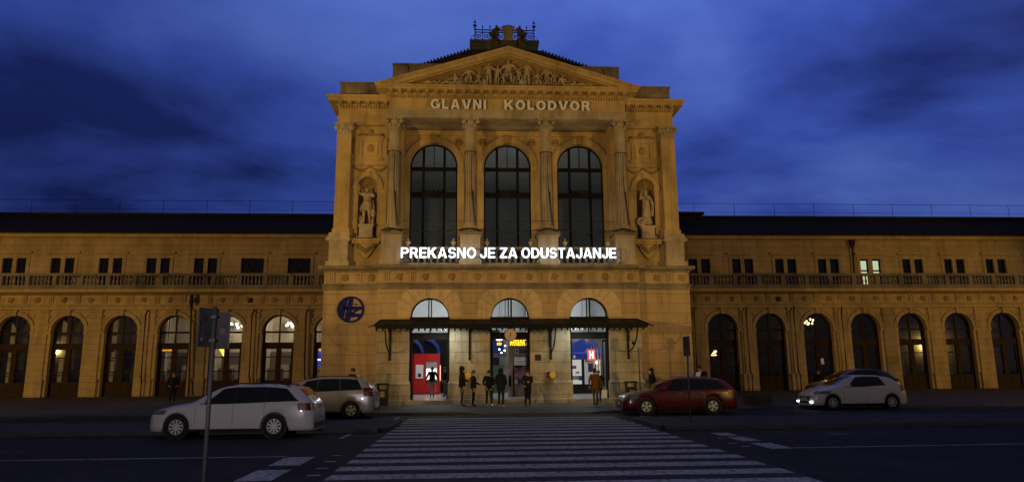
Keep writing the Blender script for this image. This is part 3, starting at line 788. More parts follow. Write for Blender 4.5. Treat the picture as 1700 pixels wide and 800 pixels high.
    # arcade doors
    for i, c in enumerate(cs):
        if not (x0 < c-1.0 and c+1.0 < x1): continue
        b = MB(); a,e_ = Y0+.32,Y0+.44
        b.ring(c,4.60,.98,1.08,a,e_,0,180,20)
        b.box(c-1.06,c-.94,a,e_,.3,4.6); b.box(c+.94,c+1.06,a,e_,.3,4.6)
        b.box(c-1.05,c+1.05,a-.02,e_,4.46,4.58); b.box(c-.045,c+.045,a,e_,3.8,5.6); b.box(c-1.05,c+1.05,a-.04,e_+.02,3.40,3.82)
        b.box(c-.16,c+.16,a-.02,e_,.3,3.4)
        for s in (-1,1):
            b.box(min(c+s*.16,c+s*.95),max(c+s*.16,c+s*.95),a,e_,.3,1.3)
            for zz in (1.92,2.86): b.box(min(c+s*.16,c+s*.95),max(c+s*.16,c+s*.95),a+.02,e_-.02,zz-.035,zz+.035)
            b.box(min(c+s*.84,c+s*.95),max(c+s*.84,c+s*.95),a,e_,1.3,3.4); b.box(min(c+s*.26,c+s*.72),max(c+s*.26,c+s*.72),a-.02,a+.01,.5,1.1)
        f = b.build('arcade_door', WOODD, ST)
        p = MB(); pts = [(c-1.0,Y0+.38,1.25),(c+1.0,Y0+.38,1.25)]+[(c+1.0*math.cos(math.pi*k/20),Y0+.38,4.6+1.0*math.sin(math.pi*k/20)) for k in range(21)]
        p.add(pts,[tuple(range(len(pts)))]); p.build('pane', GLASS if sgn < 0 else GLASSH, f)
    # interior shell behind the arcade
    b = MB(); yb = 15.9
    b.add([(x0,Y0+.6,.3),(x1,Y0+.6,.3),(x1,yb,.3),(x0,yb,.3),(x0,Y0+.6,7.0),(x1,Y0+.6,7.0),(x1,yb,7.0),(x0,yb,7.0)],[(0,1,2,3),(4,5,6,7),(2,3,7,6),(1,2,6,5),(0,3,7,4)])
    if sgn < 0:
        for k in range(-1,13):
            xx = -16.8-3.445*k
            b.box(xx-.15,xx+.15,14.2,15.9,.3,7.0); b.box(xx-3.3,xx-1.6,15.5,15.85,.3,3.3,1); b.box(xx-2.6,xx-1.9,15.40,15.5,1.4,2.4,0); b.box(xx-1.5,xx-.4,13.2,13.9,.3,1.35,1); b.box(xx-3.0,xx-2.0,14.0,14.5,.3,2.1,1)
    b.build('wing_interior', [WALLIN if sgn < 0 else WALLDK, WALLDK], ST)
DARKG = mat('dark_window_glass', (0.006,0.007,0.011), 0.08, spec=0.6)
LITP = emis('lit_office_window', (0.80,0.95,0.62), 0.62)
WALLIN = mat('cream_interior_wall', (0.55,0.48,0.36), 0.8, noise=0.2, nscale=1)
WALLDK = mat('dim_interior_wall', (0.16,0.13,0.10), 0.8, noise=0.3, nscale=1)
wing(AL,-58.2,-9.85,-1)
wing(AR,9.85,62.2,1)
for (x,zt,sl_) in ((-16.78,6.0,.05),(-13.2,6.0,.08),(-23.75,6.0,.05),(13.5,6.08,0),(17.22,6.08,.02),(20.65,6.08,.0),(24.1,6.08,0)):
    b = MB(); b.tube([(x+.1,11.3,zt),(x+.05,11.25,zt-.1),(x-.02,11.22,zt-.35),(x-.02+sl_,11.22,1.6),(x+.06+sl_,11.16,1.4),(x+.06+sl_,11.2,.35)],.05,6)
    b.build('downpipe', PIPE, ST)
b = MB(); b.lathe([(.05,6.2),(.14,6.45),(.16,6.62),(.12,6.66),(.12,7.0)],-20.85,11.2,8); b.tube([(-20.85,11.22,6.2),(-20.8,11.2,5.8),(-20.62,11.2,1.5),(-20.55,11.15,.4)],.05,6)
b.build('downpipe', PIPE, ST)
b = MB(); b.lathe([(.05,10.9),(.09,11.1),(.22,11.45),(.26,11.7),(.2,11.75)],27.95,15.75,8); b.tube([(27.95,15.8,11.0),(27.9,15.85,7.4)],.07,6)
b.build('downpipe', PIPE, ST)
for (x,y) in ((-17.05,11.46),(19.7,11.46)): b = MB(); b.box(x-.13,x+.13,y-.02,y+.02,6.5,6.82); b.build('frieze_vent', IRON, ST)

# ---- canopy over the doors
b = MB(); yf = -2.55
b.box(-6.7,6.7,yf-.05,yf+.05,3.90,4.04); b.box(-6.7,6.7,-.14,-.04,4.34,4.46)
for k in range(15):
    x = -6.7+13.4*k/14; b.add([(x-.03,-.1,4.36),(x+.03,-.1,4.36),(x+.03,yf,3.96),(x-.03,yf,3.96),(x-.03,-.1,4.46),(x+.03,-.1,4.46),(x+.03,yf,4.05),(x-.03,yf,4.05)],[(0,1,2,3),(4,5,6,7),(0,4,7,3),(1,2,6,5)])
for yy in (-.9,-1.75): z = 4.42+.165*yy; b.box(-6.7,6.7,yy-.02,yy+.02,z-.05,z+.03)
for s in (-1,1): b.tube([(s*6.65,yf,3.97),(s*6.8,yf,3.98),(s*6.95,yf,3.9),(s*7.0,yf,3.97)],.03,5)
cp = b.build('canopy', IRON, ST)
b = MB(); b.quad((-6.68,-.1,4.43),(6.68,-.1,4.43),(6.68,yf,4.02),(-6.68,yf,4.02)); b.build('glass_roof', GLASSC, cp)
b = MB(); b.box(-6.65,6.65,yf-.02,yf+.0,3.82,3.92)
k = -6.6
while k < 6.61:
    b.box(k-.05,k+.05,yf-.018,yf-.002,3.76,3.85); b.ball((k,yf-.01,3.74),.04,.02,.05,6); b.box(k+.13,k+.15,yf-.018,yf-.002,3.8,3.85)
    k += .29
b.build('valance', IRON, cp)
for x in (-6.22,-2.12,2.12,6.22):
    b = MB(); b.box(x-.05,x+.05,-.1,-.03,2.45,4.3); b.ball((x,-.08,2.42),.07,.07,.09,8); b.ball((x,-.08,2.75),.07,.06,.06,8)
    arc = [(x,-.1-2.3*math.sin(t),2.75+1.35*(1-math.cos(t))/1.0*1.0) for t in [k*math.pi/2/12 for k in range(13)]]
    b.tube(arc,.035,5); b.tube([(x,-.08,4.2),(x,yf,3.93)],.035,5)
    for (yy,zz,r) in ((-.45,3.9,.2),(-.95,3.95,.15),(-.35,3.45,.12)):
        n = 14; b.tube([(x,yy+r*math.cos(2*math.pi*q/n),zz+r*math.sin(2*math.pi*q/n)) for q in range(n+1)],.02,4)
    b.box(x-.04,x+.04,-.6,-.1,3.95,4.25)
    b.build('bracket', IRON, cp)
# ---- hall inside
HALLW = mat('grey_hall_wall', (0.34,0.34,0.33), 0.7, noise=0.25, nscale=.6)
HFLOOR = mat('pale_hall_floor', (0.45,0.44,0.42), 0.22, noise=0.2, nscale=2)
b = MB()
b.add([(-9.4,.62,.32),(9.4,.62,.32),(9.4,20,.32),(-9.4,20,.32),(-9.4,.62,15.3),(9.4,.62,15.3),(9.4,15.5,15.3),(-9.4,15.5,15.3)],[(0,1,2,3)],1)
b.quad((-9.4,.62,.32),(-9.4,15.5,.32),(-9.4,15.5,15.3),(-9.4,.62,15.3)); b.quad((9.4,.62,.32),(9.4,15.5,.32),(9.4,15.5,15.3),(9.4,.62,15.3))
b.quad((-9.4,15.4,.32),(9.4,15.4,.32),(9.4,15.4,15.3),(-9.4,15.4,15.3)); b.quad((-9.4,2.66,15.3),(9.4,2.66,15.3),(9.4,15.4,15.3),(-9.4,15.4,15.3))
b.flat([(-1.05+a,.1) if False else (-9.4,.62),(9.4,.62),(9.4,15),(-9.4,15)] if False else [(-5.26,.2),(-3.16,.2),(-3.16,.62),(-5.26,.62)],.2,.32,1)
for c in AC[1:]: b.flat([(c-1.05,.2),(c+1.05,.2),(c+1.05,.62),(c-1.05,.62)],.2,.32,1)
for x in (-9.3,-2.1,2.1,6.4): b.box(x-.25,x+.25,14.2,14.7,.32,9)
b.build('station_hall', [HALLW, HFLOOR], ST)
# ================================================================== FIGURES
def skin_mesh(name, J, E, rad, subs=1):
    """one continuous surface grown over a skeleton: J joint -> position, E edges, rad joint -> radius"""
    names = list(J); idx = {n:i for i,n in enumerate(names)}
    me = bpy.data.meshes.new(name+'_skel'); me.from_pydata([J[n] for n in names],[(idx[a],idx[c]) for a,c in E],[])
    o = bpy.data.objects.new(name+'_skel', me); COL.objects.link(o)
    sk = o.modifiers.new('Skin','SKIN'); sk.use_smooth_shade = True
    for n,i in idx.items():
        d = me.skin_vertices[0].data[i]; r = rad[n]
        d.radius = r if isinstance(r,tuple) else (r,r); d.use_root = (n == 'pelvis')
    ss = o.modifiers.new('Sub','SUBSURF'); ss.levels = subs; ss.render_levels = subs
    dg = bpy.context.evaluated_depsgraph_get(); dg.update()
    m2 = bpy.data.meshes.new_from_object(o.evaluated_get(dg)); m2.name = name
    bpy.data.objects.remove(o); bpy.data.meshes.remove(me)
    return m2
def V3(p): return Vector(p)
BASE = dict(shr=(.185,0,1.43), elr=(.245,.03,1.14), wrr=(.25,-.05,.89), shl=(-.185,0,1.43), ell=(-.245,.03,1.14), wrl=(-.25,-.05,.89),
            hir=(.09,0,.93), knr=(.10,-.015,.50), anr=(.105,.03,.09), hil=(-.09,0,.93), knl=(-.10,-.015,.50), anl=(-.105,.03,.09),
            pelvis=(0,0,.98), waist=(0,.0,1.10), chest=(0,.0,1.32), neck0=(0,.005,1.45), neck=(0,-.005,1.51), chin=(0,-.02,1.565), face=(0,-.02,1.635), crown=(0,-.005,1.70))
def figure(name, pose=None, mats=None, bulk=1.0, fingers=True, toes=True):
    J = dict(BASE); J.update(pose or {})
    for s,sg in (('r',1),('l',-1)):
        an = V3(J['an'+s]); dirx = J.get('foot'+s, (0,-1,0)); J.pop('foot'+s,None); dv = V3(dirx).normalized()
        J['heel'+s] = tuple(an - dv*.03 + V3((0,0,-.045))); J['ball'+s] = tuple(an + dv*.10 + V3((0,0,-.055))); J['toe'+s] = tuple(an + dv*.185 + V3((0,0,-.06)))
        el, wr = V3(J['el'+s]), V3(J['wr'+s]); d = (wr-el).normalized()
        side = d.cross(V3((sg*1.0,.2,.1))); side = side.normalized() if side.length > .05 else V3((0,1,0))
        J['palm'+s] = tuple(wr + d*.06)
        if fingers:
            cr = d.cross(side).normalized()
            for q,(off,ln) in enumerate(((-.028,.070),(-.010,.082),(.010,.078),(.027,.062))):
                a = wr + d*.095 + side*off; b_ = a + d*ln*.55 + cr*.012; c_ = b_ + d*ln*.35 + cr*.03
                J['f%d0'%q+s] = tuple(a); J['f%d1'%q+s] = tuple(b_); J['f%d2'%q+s] = tuple(c_)
            J['t0'+s] = tuple(wr + d*.05 - side*.045); J['t1'+s] = tuple(wr + d*.10 - side*.06 + cr*.01)
    J['nose'] = tuple(V3(J['face'])+ (V3(J['face'])-V3(J['neck'])).cross(V3((1,0,0))).normalized()*.0 + V3(J.get('look',(0,-1,0)))*.105); J.pop('look',None)
    E = [('pelvis','waist'),('waist','chest'),('chest','neck0'),('neck0','neck'),('neck','chin'),('chin','face'),('face','crown')]
    rad = dict(pelvis=(.15*bulk,.115*bulk), waist=(.14*bulk,.11*bulk), chest=(.165*bulk,.125*bulk), neck0=.085, neck=.058, chin=.072, face=(.085,.098), crown=.066)
    for s in 'rl':
        E += [('chest','sh'+s),('sh'+s,'el'+s),('el'+s,'wr'+s),('wr'+s,'palm'+s),('pelvis','hi'+s),('hi'+s,'kn'+s),('kn'+s,'an'+s),('an'+s,'ball'+s),('ball'+s,'toe'+s)]
        J.pop('heel'+s)
        rad.update({'sh'+s:.078*bulk,'el'+s:.055*bulk,'wr'+s:.036,'palm'+s:(.042,.024),'hi'+s:.098*bulk,'kn'+s:.064,'an'+s:.047,'ball'+s:.043,'toe'+s:.032})
        if fingers:
            for q in range(4):
                E += [('palm'+s,'f%d0'%q+s),('f%d0'%q+s,'f%d1'%q+s),('f%d1'%q+s,'f%d2'%q+s)]
                rad.update({'f%d0'%q+s:.0095,'f%d1'%q+s:.0085,'f%d2'%q+s:.007})
            E += [('palm'+s,'t0'+s),('t0'+s,'t1'+s)]; rad.update({'t0'+s:.012,'t1'+s:.009})
    J.pop('nose')
    me = skin_mesh(name, J, E, rad)
    segs = {'top':[('waist','chest'),('chest','shr'),('chest','shl'),('shr','elr'),('shl','ell'),('elr','wrr'),('ell','wrl'),('chest','neck0')],
            'skin':[('wrr','palmr'),('wrl','palml'),('neck','chin'),('chin','face'),('face','crown')],
            'leg':[('pelvis','waist'),('pelvis','hir'),('pelvis','hil'),('hir','knr'),('hil','knl'),('knr','anr'),('knl','anl')],
            'shoe':[('anr','ballr'),('anl','balll'),('ballr','toer'),('balll','toel')]}
    if fingers:
        for s in 'rl':
            for q in range(4): segs['skin'] += [('f%d0'%q+s,'f%d1'%q+s),('f%d1'%q+s,'f%d2'%q+s)]
            segs['skin'].append(('t0'+s,'t1'+s))
    keys = ['top','skin','leg','shoe']
    if mats:
        for k in mats: me.materials.append(k)
    if mats and len(mats) == 4:
        for p in me.polygons:
            c = p.center; best = 9; bi = 0
            for ki,k in enumerate(keys):
                for a,d in segs[k]:
                    A, D = V3(J[a]), V3(J[d]); ab = D-A; t = max(0,min(1,(c-A).dot(ab)/max(1e-9,ab.length_squared))); ds = (c-A-ab*t).length
                    if ds < best: best, bi = ds, ki
            p.material_index = bi
    for p in me.polygons: p.use_smooth = True
    return me, J
def cloth(name, col): return mat(name, col, 0.9, noise=0.3, nscale=14, bump=0.3, obj=True, spec=0.2)
BLACKC = cloth('black_jacket_cloth', (0.012,0.012,0.014)); NAVYC = cloth('navy_jacket_cloth', (0.012,0.014,0.024)); DGREYC = cloth('dark_grey_cloth', (0.022,0.022,0.024))
JEANS = cloth('grey_denim', (0.085,0.09,0.11)); DJEAN = cloth('dark_denim', (0.018,0.021,0.035)); LJEAN = cloth('light_denim', (0.22,0.25,0.30))
OCHRE = cloth('ochre_coat_cloth', (0.14,0.06,0.009)); BEIGE = cloth('beige_trouser_cloth', (0.20,0.13,0.075))
SKINM = mat('skin', (0.42,0.25,0.17), 0.55, noise=0.12, nscale=10, obj=True); WHITES = mat('white_shoe_leather', (0.6,0.6,0.6), 0.6, obj=True, noise=0.1)
BLKSH = mat('black_shoe_leather', (0.014,0.013,0.013), 0.5, obj=True, noise=0.1); HAIRD = mat('dark_hair', (0.018,0.012,0.009), 0.7, noise=0.4, nscale=40, obj=True, bump=0.4); HAIRL = mat('brown_hair', (0.07,0.04,0.02), 0.7, noise=0.4, nscale=40, obj=True, bump=0.4)
WHITEP = mat('white_plastic', (0.7,0.7,0.72), 0.5, noise=0.06, nscale=6)
def coat_mesh(top, hem, w0, d0, w1, d1, y0=0.0, n=18):
    b = MB(); prof = []
    rows = 7; vs = []
    for i in range(rows):
        t = i/(rows-1); z = top+(hem-top)*t; w = w0+(w1-w0)*t; d = d0+(d1-d0)*t
        for k in range(n):
            a = 2*math.pi*k/n; rr = 1+.035*math.sin(5*a+i)*t
            vs.append((w*rr*math.cos(a), y0+d*rr*math.sin(a), z))
    fs = [(i*n+k,i*n+(k+1)%n,(i+1)*n+(k+1)%n,(i+1)*n+k) for i in range(rows-1) for k in range(n)]
    b.add(vs,fs,0,True); return b
def person(label, loc, rz, pose, mats, height=1.75, hair=HAIRD, hood=None, coat=None, bulk=1.0, extra=None, group=None):
    me, J = figure('person', pose, mats, bulk*1.1)
    o = bpy.data.objects.new('person', me); COL.objects.link(o); WLOC[o.name] = (0,0,0)
    tag(o, label, 'person', group)
    o.location = loc; o.rotation_euler = (0,0,rz); s = height/1.765; o.scale = (s,s,s)
    f = V3(J['face'])
    b = MB()
    if hood:
        b.ball((f.x,f.y+.035,f.z+.025),.118,.125,.145,12); b.ball((f.x,f.y+.06,f.z-.13),.13,.10,.09,10); b.build('hood', hood, o, local=True)
        b = MB()
    b.ball((f.x,f.y+.022,f.z+.035),.098,.108,.108,12); b.build('hair', hair, o, local=True)
    b = MB()
    for q in (-1,1):
        b.ball((f.x+q*.034,f.y-.094,f.z+.01),.012,.008,.008,6,1); b.ball((f.x+q*.098,f.y+.005,f.z-.005),.012,.022,.032,6)
    b.add([(f.x-.014,f.y-.09,f.z-.03),(f.x+.014,f.y-.09,f.z-.03),(f.x,f.y-.125,f.z-.032),(f.x,f.y-.092,f.z+.025)],[(0,1,2),(0,2,3),(1,3,2)])
    b.box(f.x-.025,f.x+.025,f.y-.095,f.y-.086,f.z-.062,f.z-.054,2)
    b.build('face_features', [SKINM, HAIRD, LIPS], o, local=True)
    if coat:
        cm, top, hem, w1, d1 = coat
        cx = J['pelvis'][1]; cb = coat_mesh(top,hem,.165*bulk,.14*bulk,w1,d1,cx)
        cb.build('coat', cm, o, local=True)
    if extra: extra(o)
    return o
LIPS = mat('lips', (0.30,0.12,0.10), 0.5)
# ---- stone figures: two niche statues, the pediment group and the roof group
def drape(b, J, lo='kn', n=14, hem=.12, tw=1.0):
    vs = []; rows = 6; a0 = V3(J['waist']); a1 = (V3(J['anr'])+V3(J['anl']))/2
    for i in range(rows):
        t = i/(rows-1); c = a0.lerp(a1,t*tw)
        for k in range(n):
            a = 2*math.pi*k/n; rr = (.17+.07*t)*(1+.12*math.cos(3*a+2*t)*t+.06*math.cos(7*a+3*t))
            vs.append((c.x+rr*math.cos(a), c.y+rr*.85*math.sin(a), c.z+.03*math.cos(2*a)*t))
    b.add(vs,[(i*n+k,i*n+(k+1)%n,(i+1)*n+(k+1)%n,(i+1)*n+k) for i in range(rows-1) for k in range(n)],0,True)
SOOT = mat('sooty_stone', (0.075,0.058,0.038), 0.9, spec=.1, noise=0.5, nscale=4, bump=0.3)
STAT = mat('statue_stone', (0.46,0.36,0.25), 0.8, noise=0.5, nscale=5, bump=0.3)
t = thing('statue', 'stone statue of a bare-chested man with raised arm and club, in the left niche', 'statue', (-7.77,1.0,8.92), 'statues standing in the facade niches')
me, J = figure('figure', dict(elr=(.32,-.10,1.30),wrr=(.16,-.22,1.22),ell=(-.40,.0,1.45),wrl=(-.38,-.06,1.72),chest=(.03,0,1.32),pelvis=(-.03,0,.98),hil=(-.12,0,.93),hir=(.06,0,.93),knl=(-.13,-.12,.50),anl=(-.14,.0,.09),knr=(.10,-.03,.5),anr=(.13,.02,.09),face=(-.03,-.02,1.635),crown=(-.03,0,1.70),chin=(-.02,-.02,1.565)), [STAT], 1.12)
o = bpy.data.objects.new('figure', me); COL.objects.link(o); o.parent = t; o.location = (0,-.05,.76); o.scale = (1.22,1.22,1.22); WLOC[o.name] = (0,0,0)
b = MB(); b.lathe([(.17,1.12),(.21,.95),(.22,.78),(.18,.66)],-.0,0,12); b.tube([(-.18,.05,1.0),(-.26,.08,.7),(-.30,.06,.35),(-.22,.05,.05)],.09,7,0,.11); b.tube([(.22,.08,1.15),(.27,.1,.7),(.26,.08,.02)],.06,7,0,.1)
b.tube([(-.38,-.06,1.74),(-.30,.06,1.62),(-.15,.12,1.55)],.035,6); b.ball((.26,-.02,.55),.12,.1,.2,8)
d = b.build('drapery', STAT, t, local=True); d.location = (0,-.05,.76); d.scale = (1.22,1.22,1.22)
b = MB(); b.box(-.36,.36,-.36,.3,0,.62); b.box(-.41,.41,-.41,.34,.62,.74); b.box(-.4,.4,-.4,.33,0,.08); b.build('statue_base', STONE, t, local=True)
t = thing('statue', 'stone statue of a draped woman with a wheel at her feet, in the right niche', 'statue', (7.77,1.0,8.92), 'statues standing in the facade niches')
me, J = figure('figure', dict(elr=(.30,-.06,1.20),wrr=(.10,-.20,1.28),ell=(-.30,-.05,1.28),wrl=(-.24,-.16,1.58),knl=(-.12,-.10,.50),anl=(-.12,.0,.09),pelvis=(.03,0,.98),chin=(-.02,-.02,1.565),face=(-.03,-.03,1.635),crown=(-.02,-.01,1.70)), [STAT], 1.05)
o = bpy.data.objects.new('figure', me); COL.objects.link(o); o.parent = t; o.location = (0,-.05,.74); o.scale = (1.18,1.18,1.18); WLOC[o.name] = (0,0,0)
b = MB(); drape(b, J); b.ball((-.03,.02,1.68),.1,.11,.09,10); b.tube([(.2,-.1,1.25),(.32,-.02,1.1),(.28,0,.8),(.3,.02,.5)],.07,7,0,.1)
b.ring(-.27,.2,.12,.22,-.14,.02,0,360,14); b.tube([(-.27,-.06,.02),(-.27,-.06,.4)],.03,5); b.tube([(-.48,-.06,.2),(-.06,-.06,.2)],.03,5)
d = b.build('drapery', STAT, t, local=True); d.location = (0,-.05,.74); d.scale = (1.18,1.18,1.18)
b = MB(); b.box(-.36,.36,-.36,.3,0,.60); b.box(-.41,.41,-.41,.34,.60,.72); b.box(-.4,.4,-.4,.33,0,.08); b.build('statue_base', STONE, t, local=True)
# pediment group: seated central figure, standing attendants, reclining ends
stand = dict(elr=(.36,-.05,1.30),wrr=(.55,-.10,1.15),ell=(-.30,-.02,1.15),wrl=(-.22,-.12,.92),knr=(.12,-.08,.5))
stand2 = dict(elr=(.28,.0,1.15),wrr=(.30,-.10,.92),ell=(-.38,-.05,1.35),wrl=(-.58,-.10,1.28),knl=(-.14,-.1,.5))
sit = dict(hir=(.12,-.03,.93),knr=(.2,-.38,.80),anr=(.22,-.34,.36),hil=(-.12,-.03,.93),knl=(-.2,-.36,.78),anl=(-.17,-.30,.34),elr=(.34,-.04,1.24),wrr=(.46,-.14,1.06),ell=(-.36,-.04,1.22),wrl=(-.48,-.14,1.02))
reclR = dict(hir=(.16,-.02,.93),knr=(.62,-.12,1.02),anr=(1.0,-.08,.86),hil=(.12,-.06,.90),knl=(.52,-.18,.92),anl=(.92,-.16,.84),chest=(-.06,0,1.30),elr=(.26,-.05,1.18),wrr=(.48,-.1,1.22),ell=(-.32,-.02,1.12),wrl=(-.40,-.08,.90),footr=(1,-.3,-.2),footl=(1,-.3,-.2))
def mir(p):
    q = {}
    for k,v in p.items():
        kk = k[:-1]+{'r':'l','l':'r'}[k[-1]] if k[-1] in 'rl' and k not in ('pelvis',) else k
        q[kk] = (-v[0],v[1],v[2])
    return q
FM = {}
for nm,ps in (('stand',stand),('stand2',stand2),('sit',sit),('reclR',reclR),('reclL',mir(reclR))):
    me, J = figure('relief_figure', ps, [STAT], 1.15, fingers=False); FM[nm] = (me,J)
lay = [(-4.3,'ball',.30,0),(-3.0,'reclL',.80,-.80),(-2.2,'sit',.76,-.28),(-2.62,'sit',.40,-.28),(-1.66,'sit',.52,-.28),(-1.10,'stand',.80,0),(-.60,'stand2',.70,0),(.02,'sit',1.10,-.28),(.56,'stand2',.60,0),(1.08,'stand2',.84,0),(1.68,'sit',.58,-.28),(2.2,'sit',.80,-.28),(2.62,'stand',.48,0),(3.1,'reclR',.80,-.80),(4.35,'ball',.28,0),(-.25,'sit',.5,-.28),(.35,'sit',.5,-.28)]
for (x,kd,s,dz) in lay:
    if kd == 'ball':
        b = MB()
        for q in range(5): b.ball((x-.35+.17*q,.16,17.62+.06*(q%2)),.17,.14,.16*s/.35,8)
        b.build('relief_figure', STAT, ped); continue
    me, J = FM[kd]
    o = bpy.data.objects.new('relief_figure', me); COL.objects.link(o); o.parent = ped; WLOC[o.name] = (0,0,0)
    o.location = (x-0, .12-5, 17.5+dz*s-PZ); o.scale = (s,s,s); o.rotation_euler = (0,0,rnd.uniform(-.35,.35))
    if kd == 'sit':
        b = MB(); drape(b, J, tw=.55); dd = b.build('relief_drapery', STAT, ped, local=True); dd.location = o.location; dd.scale = o.scale; dd.rotation_euler = o.rotation_euler
for x,h in ((-3.9,.3),(-2.7,.4),(-1.4,.6),(.8,.7),(1.85,.6),(3.7,.35)): b = MB(); b.ball((x,.2,17.6),.32,.14,h*.6,8); b.tube([(x-.2,.15,17.5),(x+.1,.12,17.5+h)],.06,6); b.build('relief_rock', STAT, ped)
sg = MB(); sg.lathe([(.0,0),(.26,.02),(.3,.12),(.25,.35),(.29,.75),(.33,.9),(.28,1.0),(.1,1.04)],0,0,14,sy=.5)
sg.ball((0,-.08,.88),.26,.12,.14,10); sg.ball((-.28,-.02,.9),.12,.1,.1,8); sg.ball((.28,-.02,.9),.12,.1,.1,8)
sc_ = MB()
sc_.v = [(p[0],p[1]-.25,p[2]+19.95) for p in sg.v]; sc_.f, sc_.m, sc_.sm = sg.f, sg.m, sg.sm
ac = sc_.build('roof_sculpture', GREYST, ST)
b = MB(); b.box(-.95,.95,-.3,.3,19.3,19.95); b.box(-.45,.45,-.45,.3,19.5,20.0); b.build('sculpture_base', SOOT, ac)
for s in (-1,1):
    me, J = FM['sit']; o = bpy.data.objects.new('seated_figure', me.copy()); COL.objects.link(o); o.parent = ac; WLOC[o.name] = (0,0,0)
    o.data.materials.clear(); o.data.materials.append(SOOT)
    o.location = (s*.66,-.2-5,19.62-PZ); o.scale = (.82,.82,.82); o.rotation_euler = (0,0,s*.45)
    b = MB(); b.ball((s*.7,-.2,20.0),.3,.22,.3,10); b.ball((s*.86,-.2,20.45),.16,.12,.22,8); b.build('plinth_rock', SOOT, ac)

# ================================================================== LETTERS AND EMBLEM
def ering(b, cx, cz, rx, rz, t, a0, a1, y0, y1, n=20):
    for k in range(n):
        p = []
        for a in (a0+(a1-a0)*k/n, a0+(a1-a0)*(k+1)/n):
            c_, s_ = math.cos(R(a)), math.sin(R(a)); p.append(((cx+(rx-t)*c_, cz+(rz-t*.9)*s_), (cx+rx*c_, cz+rz*s_)))
        b.prism([p[0][0],p[0][1],p[1][1],p[1][0]], y0, y1)
def glyph(ch, t, y0, y1):
    """heavy grotesque capitals in a unit-height cell; returns a mesh builder and the width"""
    b = MB(); h = t*.92; q = [0]
    def P(*pts): q[0] += 1; b.prism(list(pts), y0-.0015*q[0], y1)
    def B(x0,x1,z0,z1): P((x0,z0),(x1,z0),(x1,z1),(x0,z1))
    if ch == 'E': w=.60; B(0,t,0,1); B(t,w,0,h); B(t,w*.94,.5-h/2,.5+h/2); B(t,w,1-h,1)
    elif ch == 'L': w=.56; B(0,t,0,1); B(t,w,0,h)
    elif ch == 'T': w=.64; B(w/2-t/2,w/2+t/2,0,1-h); B(0,w,1-h,1)
    elif ch == 'I': w=t; B(0,t,0,1)
    elif ch == 'N': w=.72; B(0,t,0,1); B(w-t,w,0,1); P((t*.2,1),(t*1.15,1),(w-t*.2,0),(w-t*1.15,0))
    elif ch in 'AV':
        w=.78; f=(lambda z: z) if ch == 'A' else (lambda z: 1-z)
        P((0,f(0)),(t*1.1,f(0)),(w/2+t*.2,f(1)),(w/2-t*.62,f(1))); P((w,f(0)),(w-t*1.1,f(0)),(w/2-t*.2,f(1)),(w/2+t*.62,f(1)))
        if ch == 'A': B(.2,w-.2,.2,.2+h*.9)
    elif ch == 'K': w=.76; B(0,t,0,1); P((t,.30),(t,.56),(w*.64,1),(w*.96,1)); P((.27,.50),(.40,.66),(w,0),(w*.68,0))
    elif ch == 'Z': w=.64; B(0,w,1-h,1); B(0,w,0,h); P((0,h),(t*1.35,h),(w,1-h),(w-t*1.35,1-h))
    elif ch in 'PR':
        w=.66; B(0,t,0,1); B(t,.36,1-h,1); B(t,.36,.42,.42+h); ering(b,.36,.71,.30,.29,t,-90,90,y0,y1,14)
        if ch == 'R': w=.70; P((.30,.44),(.53,.46),(w,0),(w-t*1.15,0))
    elif ch == 'D': w=.72; B(0,t,0,1); B(t,.32,1-h,1); B(t,.32,0,h); ering(b,.32,.5,.40,.5,t,-90,90,y0,y1,18)
    elif ch == 'O': w=.80; ering(b,.4,.5,.4,.515,t,0,360,y0,y1,32)
    elif ch == 'G': w=.80; ering(b,.4,.5,.4,.515,t,38,350,y0,y1,30); B(.44,w-.0,.36,.36+h*.9); B(w-t*.8,w,.06,.40)
    elif ch == 'U': w=.72; B(0,t,.34,1); B(w-t,w,.34,1); ering(b,w/2,.34,w/2,.355,t,180,360,y0,y1,18)
    elif ch == 'J': w=.56; B(w-t,w,.3,1); ering(b,w/2,.30,w/2,.315,t,172,360,y0,y1,18)
    elif ch == 'S': w=.66; ering(b,.33,.715,.32,.30,t,15,270,y0,y1,20); ering(b,.33,.285,.33,.30,t,-165,90,y0,y1,20)
    return b, w
def word(text, x0, x1, z0, z1, y, depth, t, m, parent, gap, name='letter'):
    H = z1-z0; ws = [glyph(c,t,0,1)[1] for c in text]
    k = (x1-x0-gap*(len(text)-1))/(sum(ws)*H); x = x0
    for c in text:
        b, w = glyph(c,t,0,1)
        b.v = [(x+p[0]*H*k, y-depth/2+p[1]*depth, z0+p[2]*H) for p in b.v]
        b.build(name, m, parent); x += w*H*k+gap
LETST = mat('pale_metal_letters', (0.74,0.75,0.78), 0.6, noise=0.15, nscale=8)
t = thing('station_name', 'grey raised letters GLAVNI KOLODVOR fixed on the frieze under the pediment', 'lettering', (0,.06,16.05))
word('GLAVNI', -4.31,-1.26,16.05,16.58,-.03,.14,.20,LETST,t,.12); word('KOLODVOR', -.23,4.57,16.05,16.58,-.03,.14,.20,LETST,t,.12)
b = MB()
for q in (-4.2,-2.8,-1.4,0,1.5,3.0,4.4): b.box(q-.03,q+.03,-.0,.1,16.2,16.3)
b.build('letter_fixing', LEAD, t)
GLOW = emis('white_lit_letters', (0.84,0.92,1.0), 2.8)
t = thing('illuminated_sign', 'glowing white letters PREKASNO JE ZA ODUSTAJANJE on a rail above the lower cornice', 'sign', (0,-.5,7.45))
for (w_,a_,c_) in (('PREKASNO',-5.72,-1.80),('JE',-1.58,-.79),('ZA',-.53,.37),('ODUSTAJANJE',.61,5.65)): word(w_,a_,c_,7.63,8.17,-.5,.08,.155,GLOW,t,.075)
b = MB()
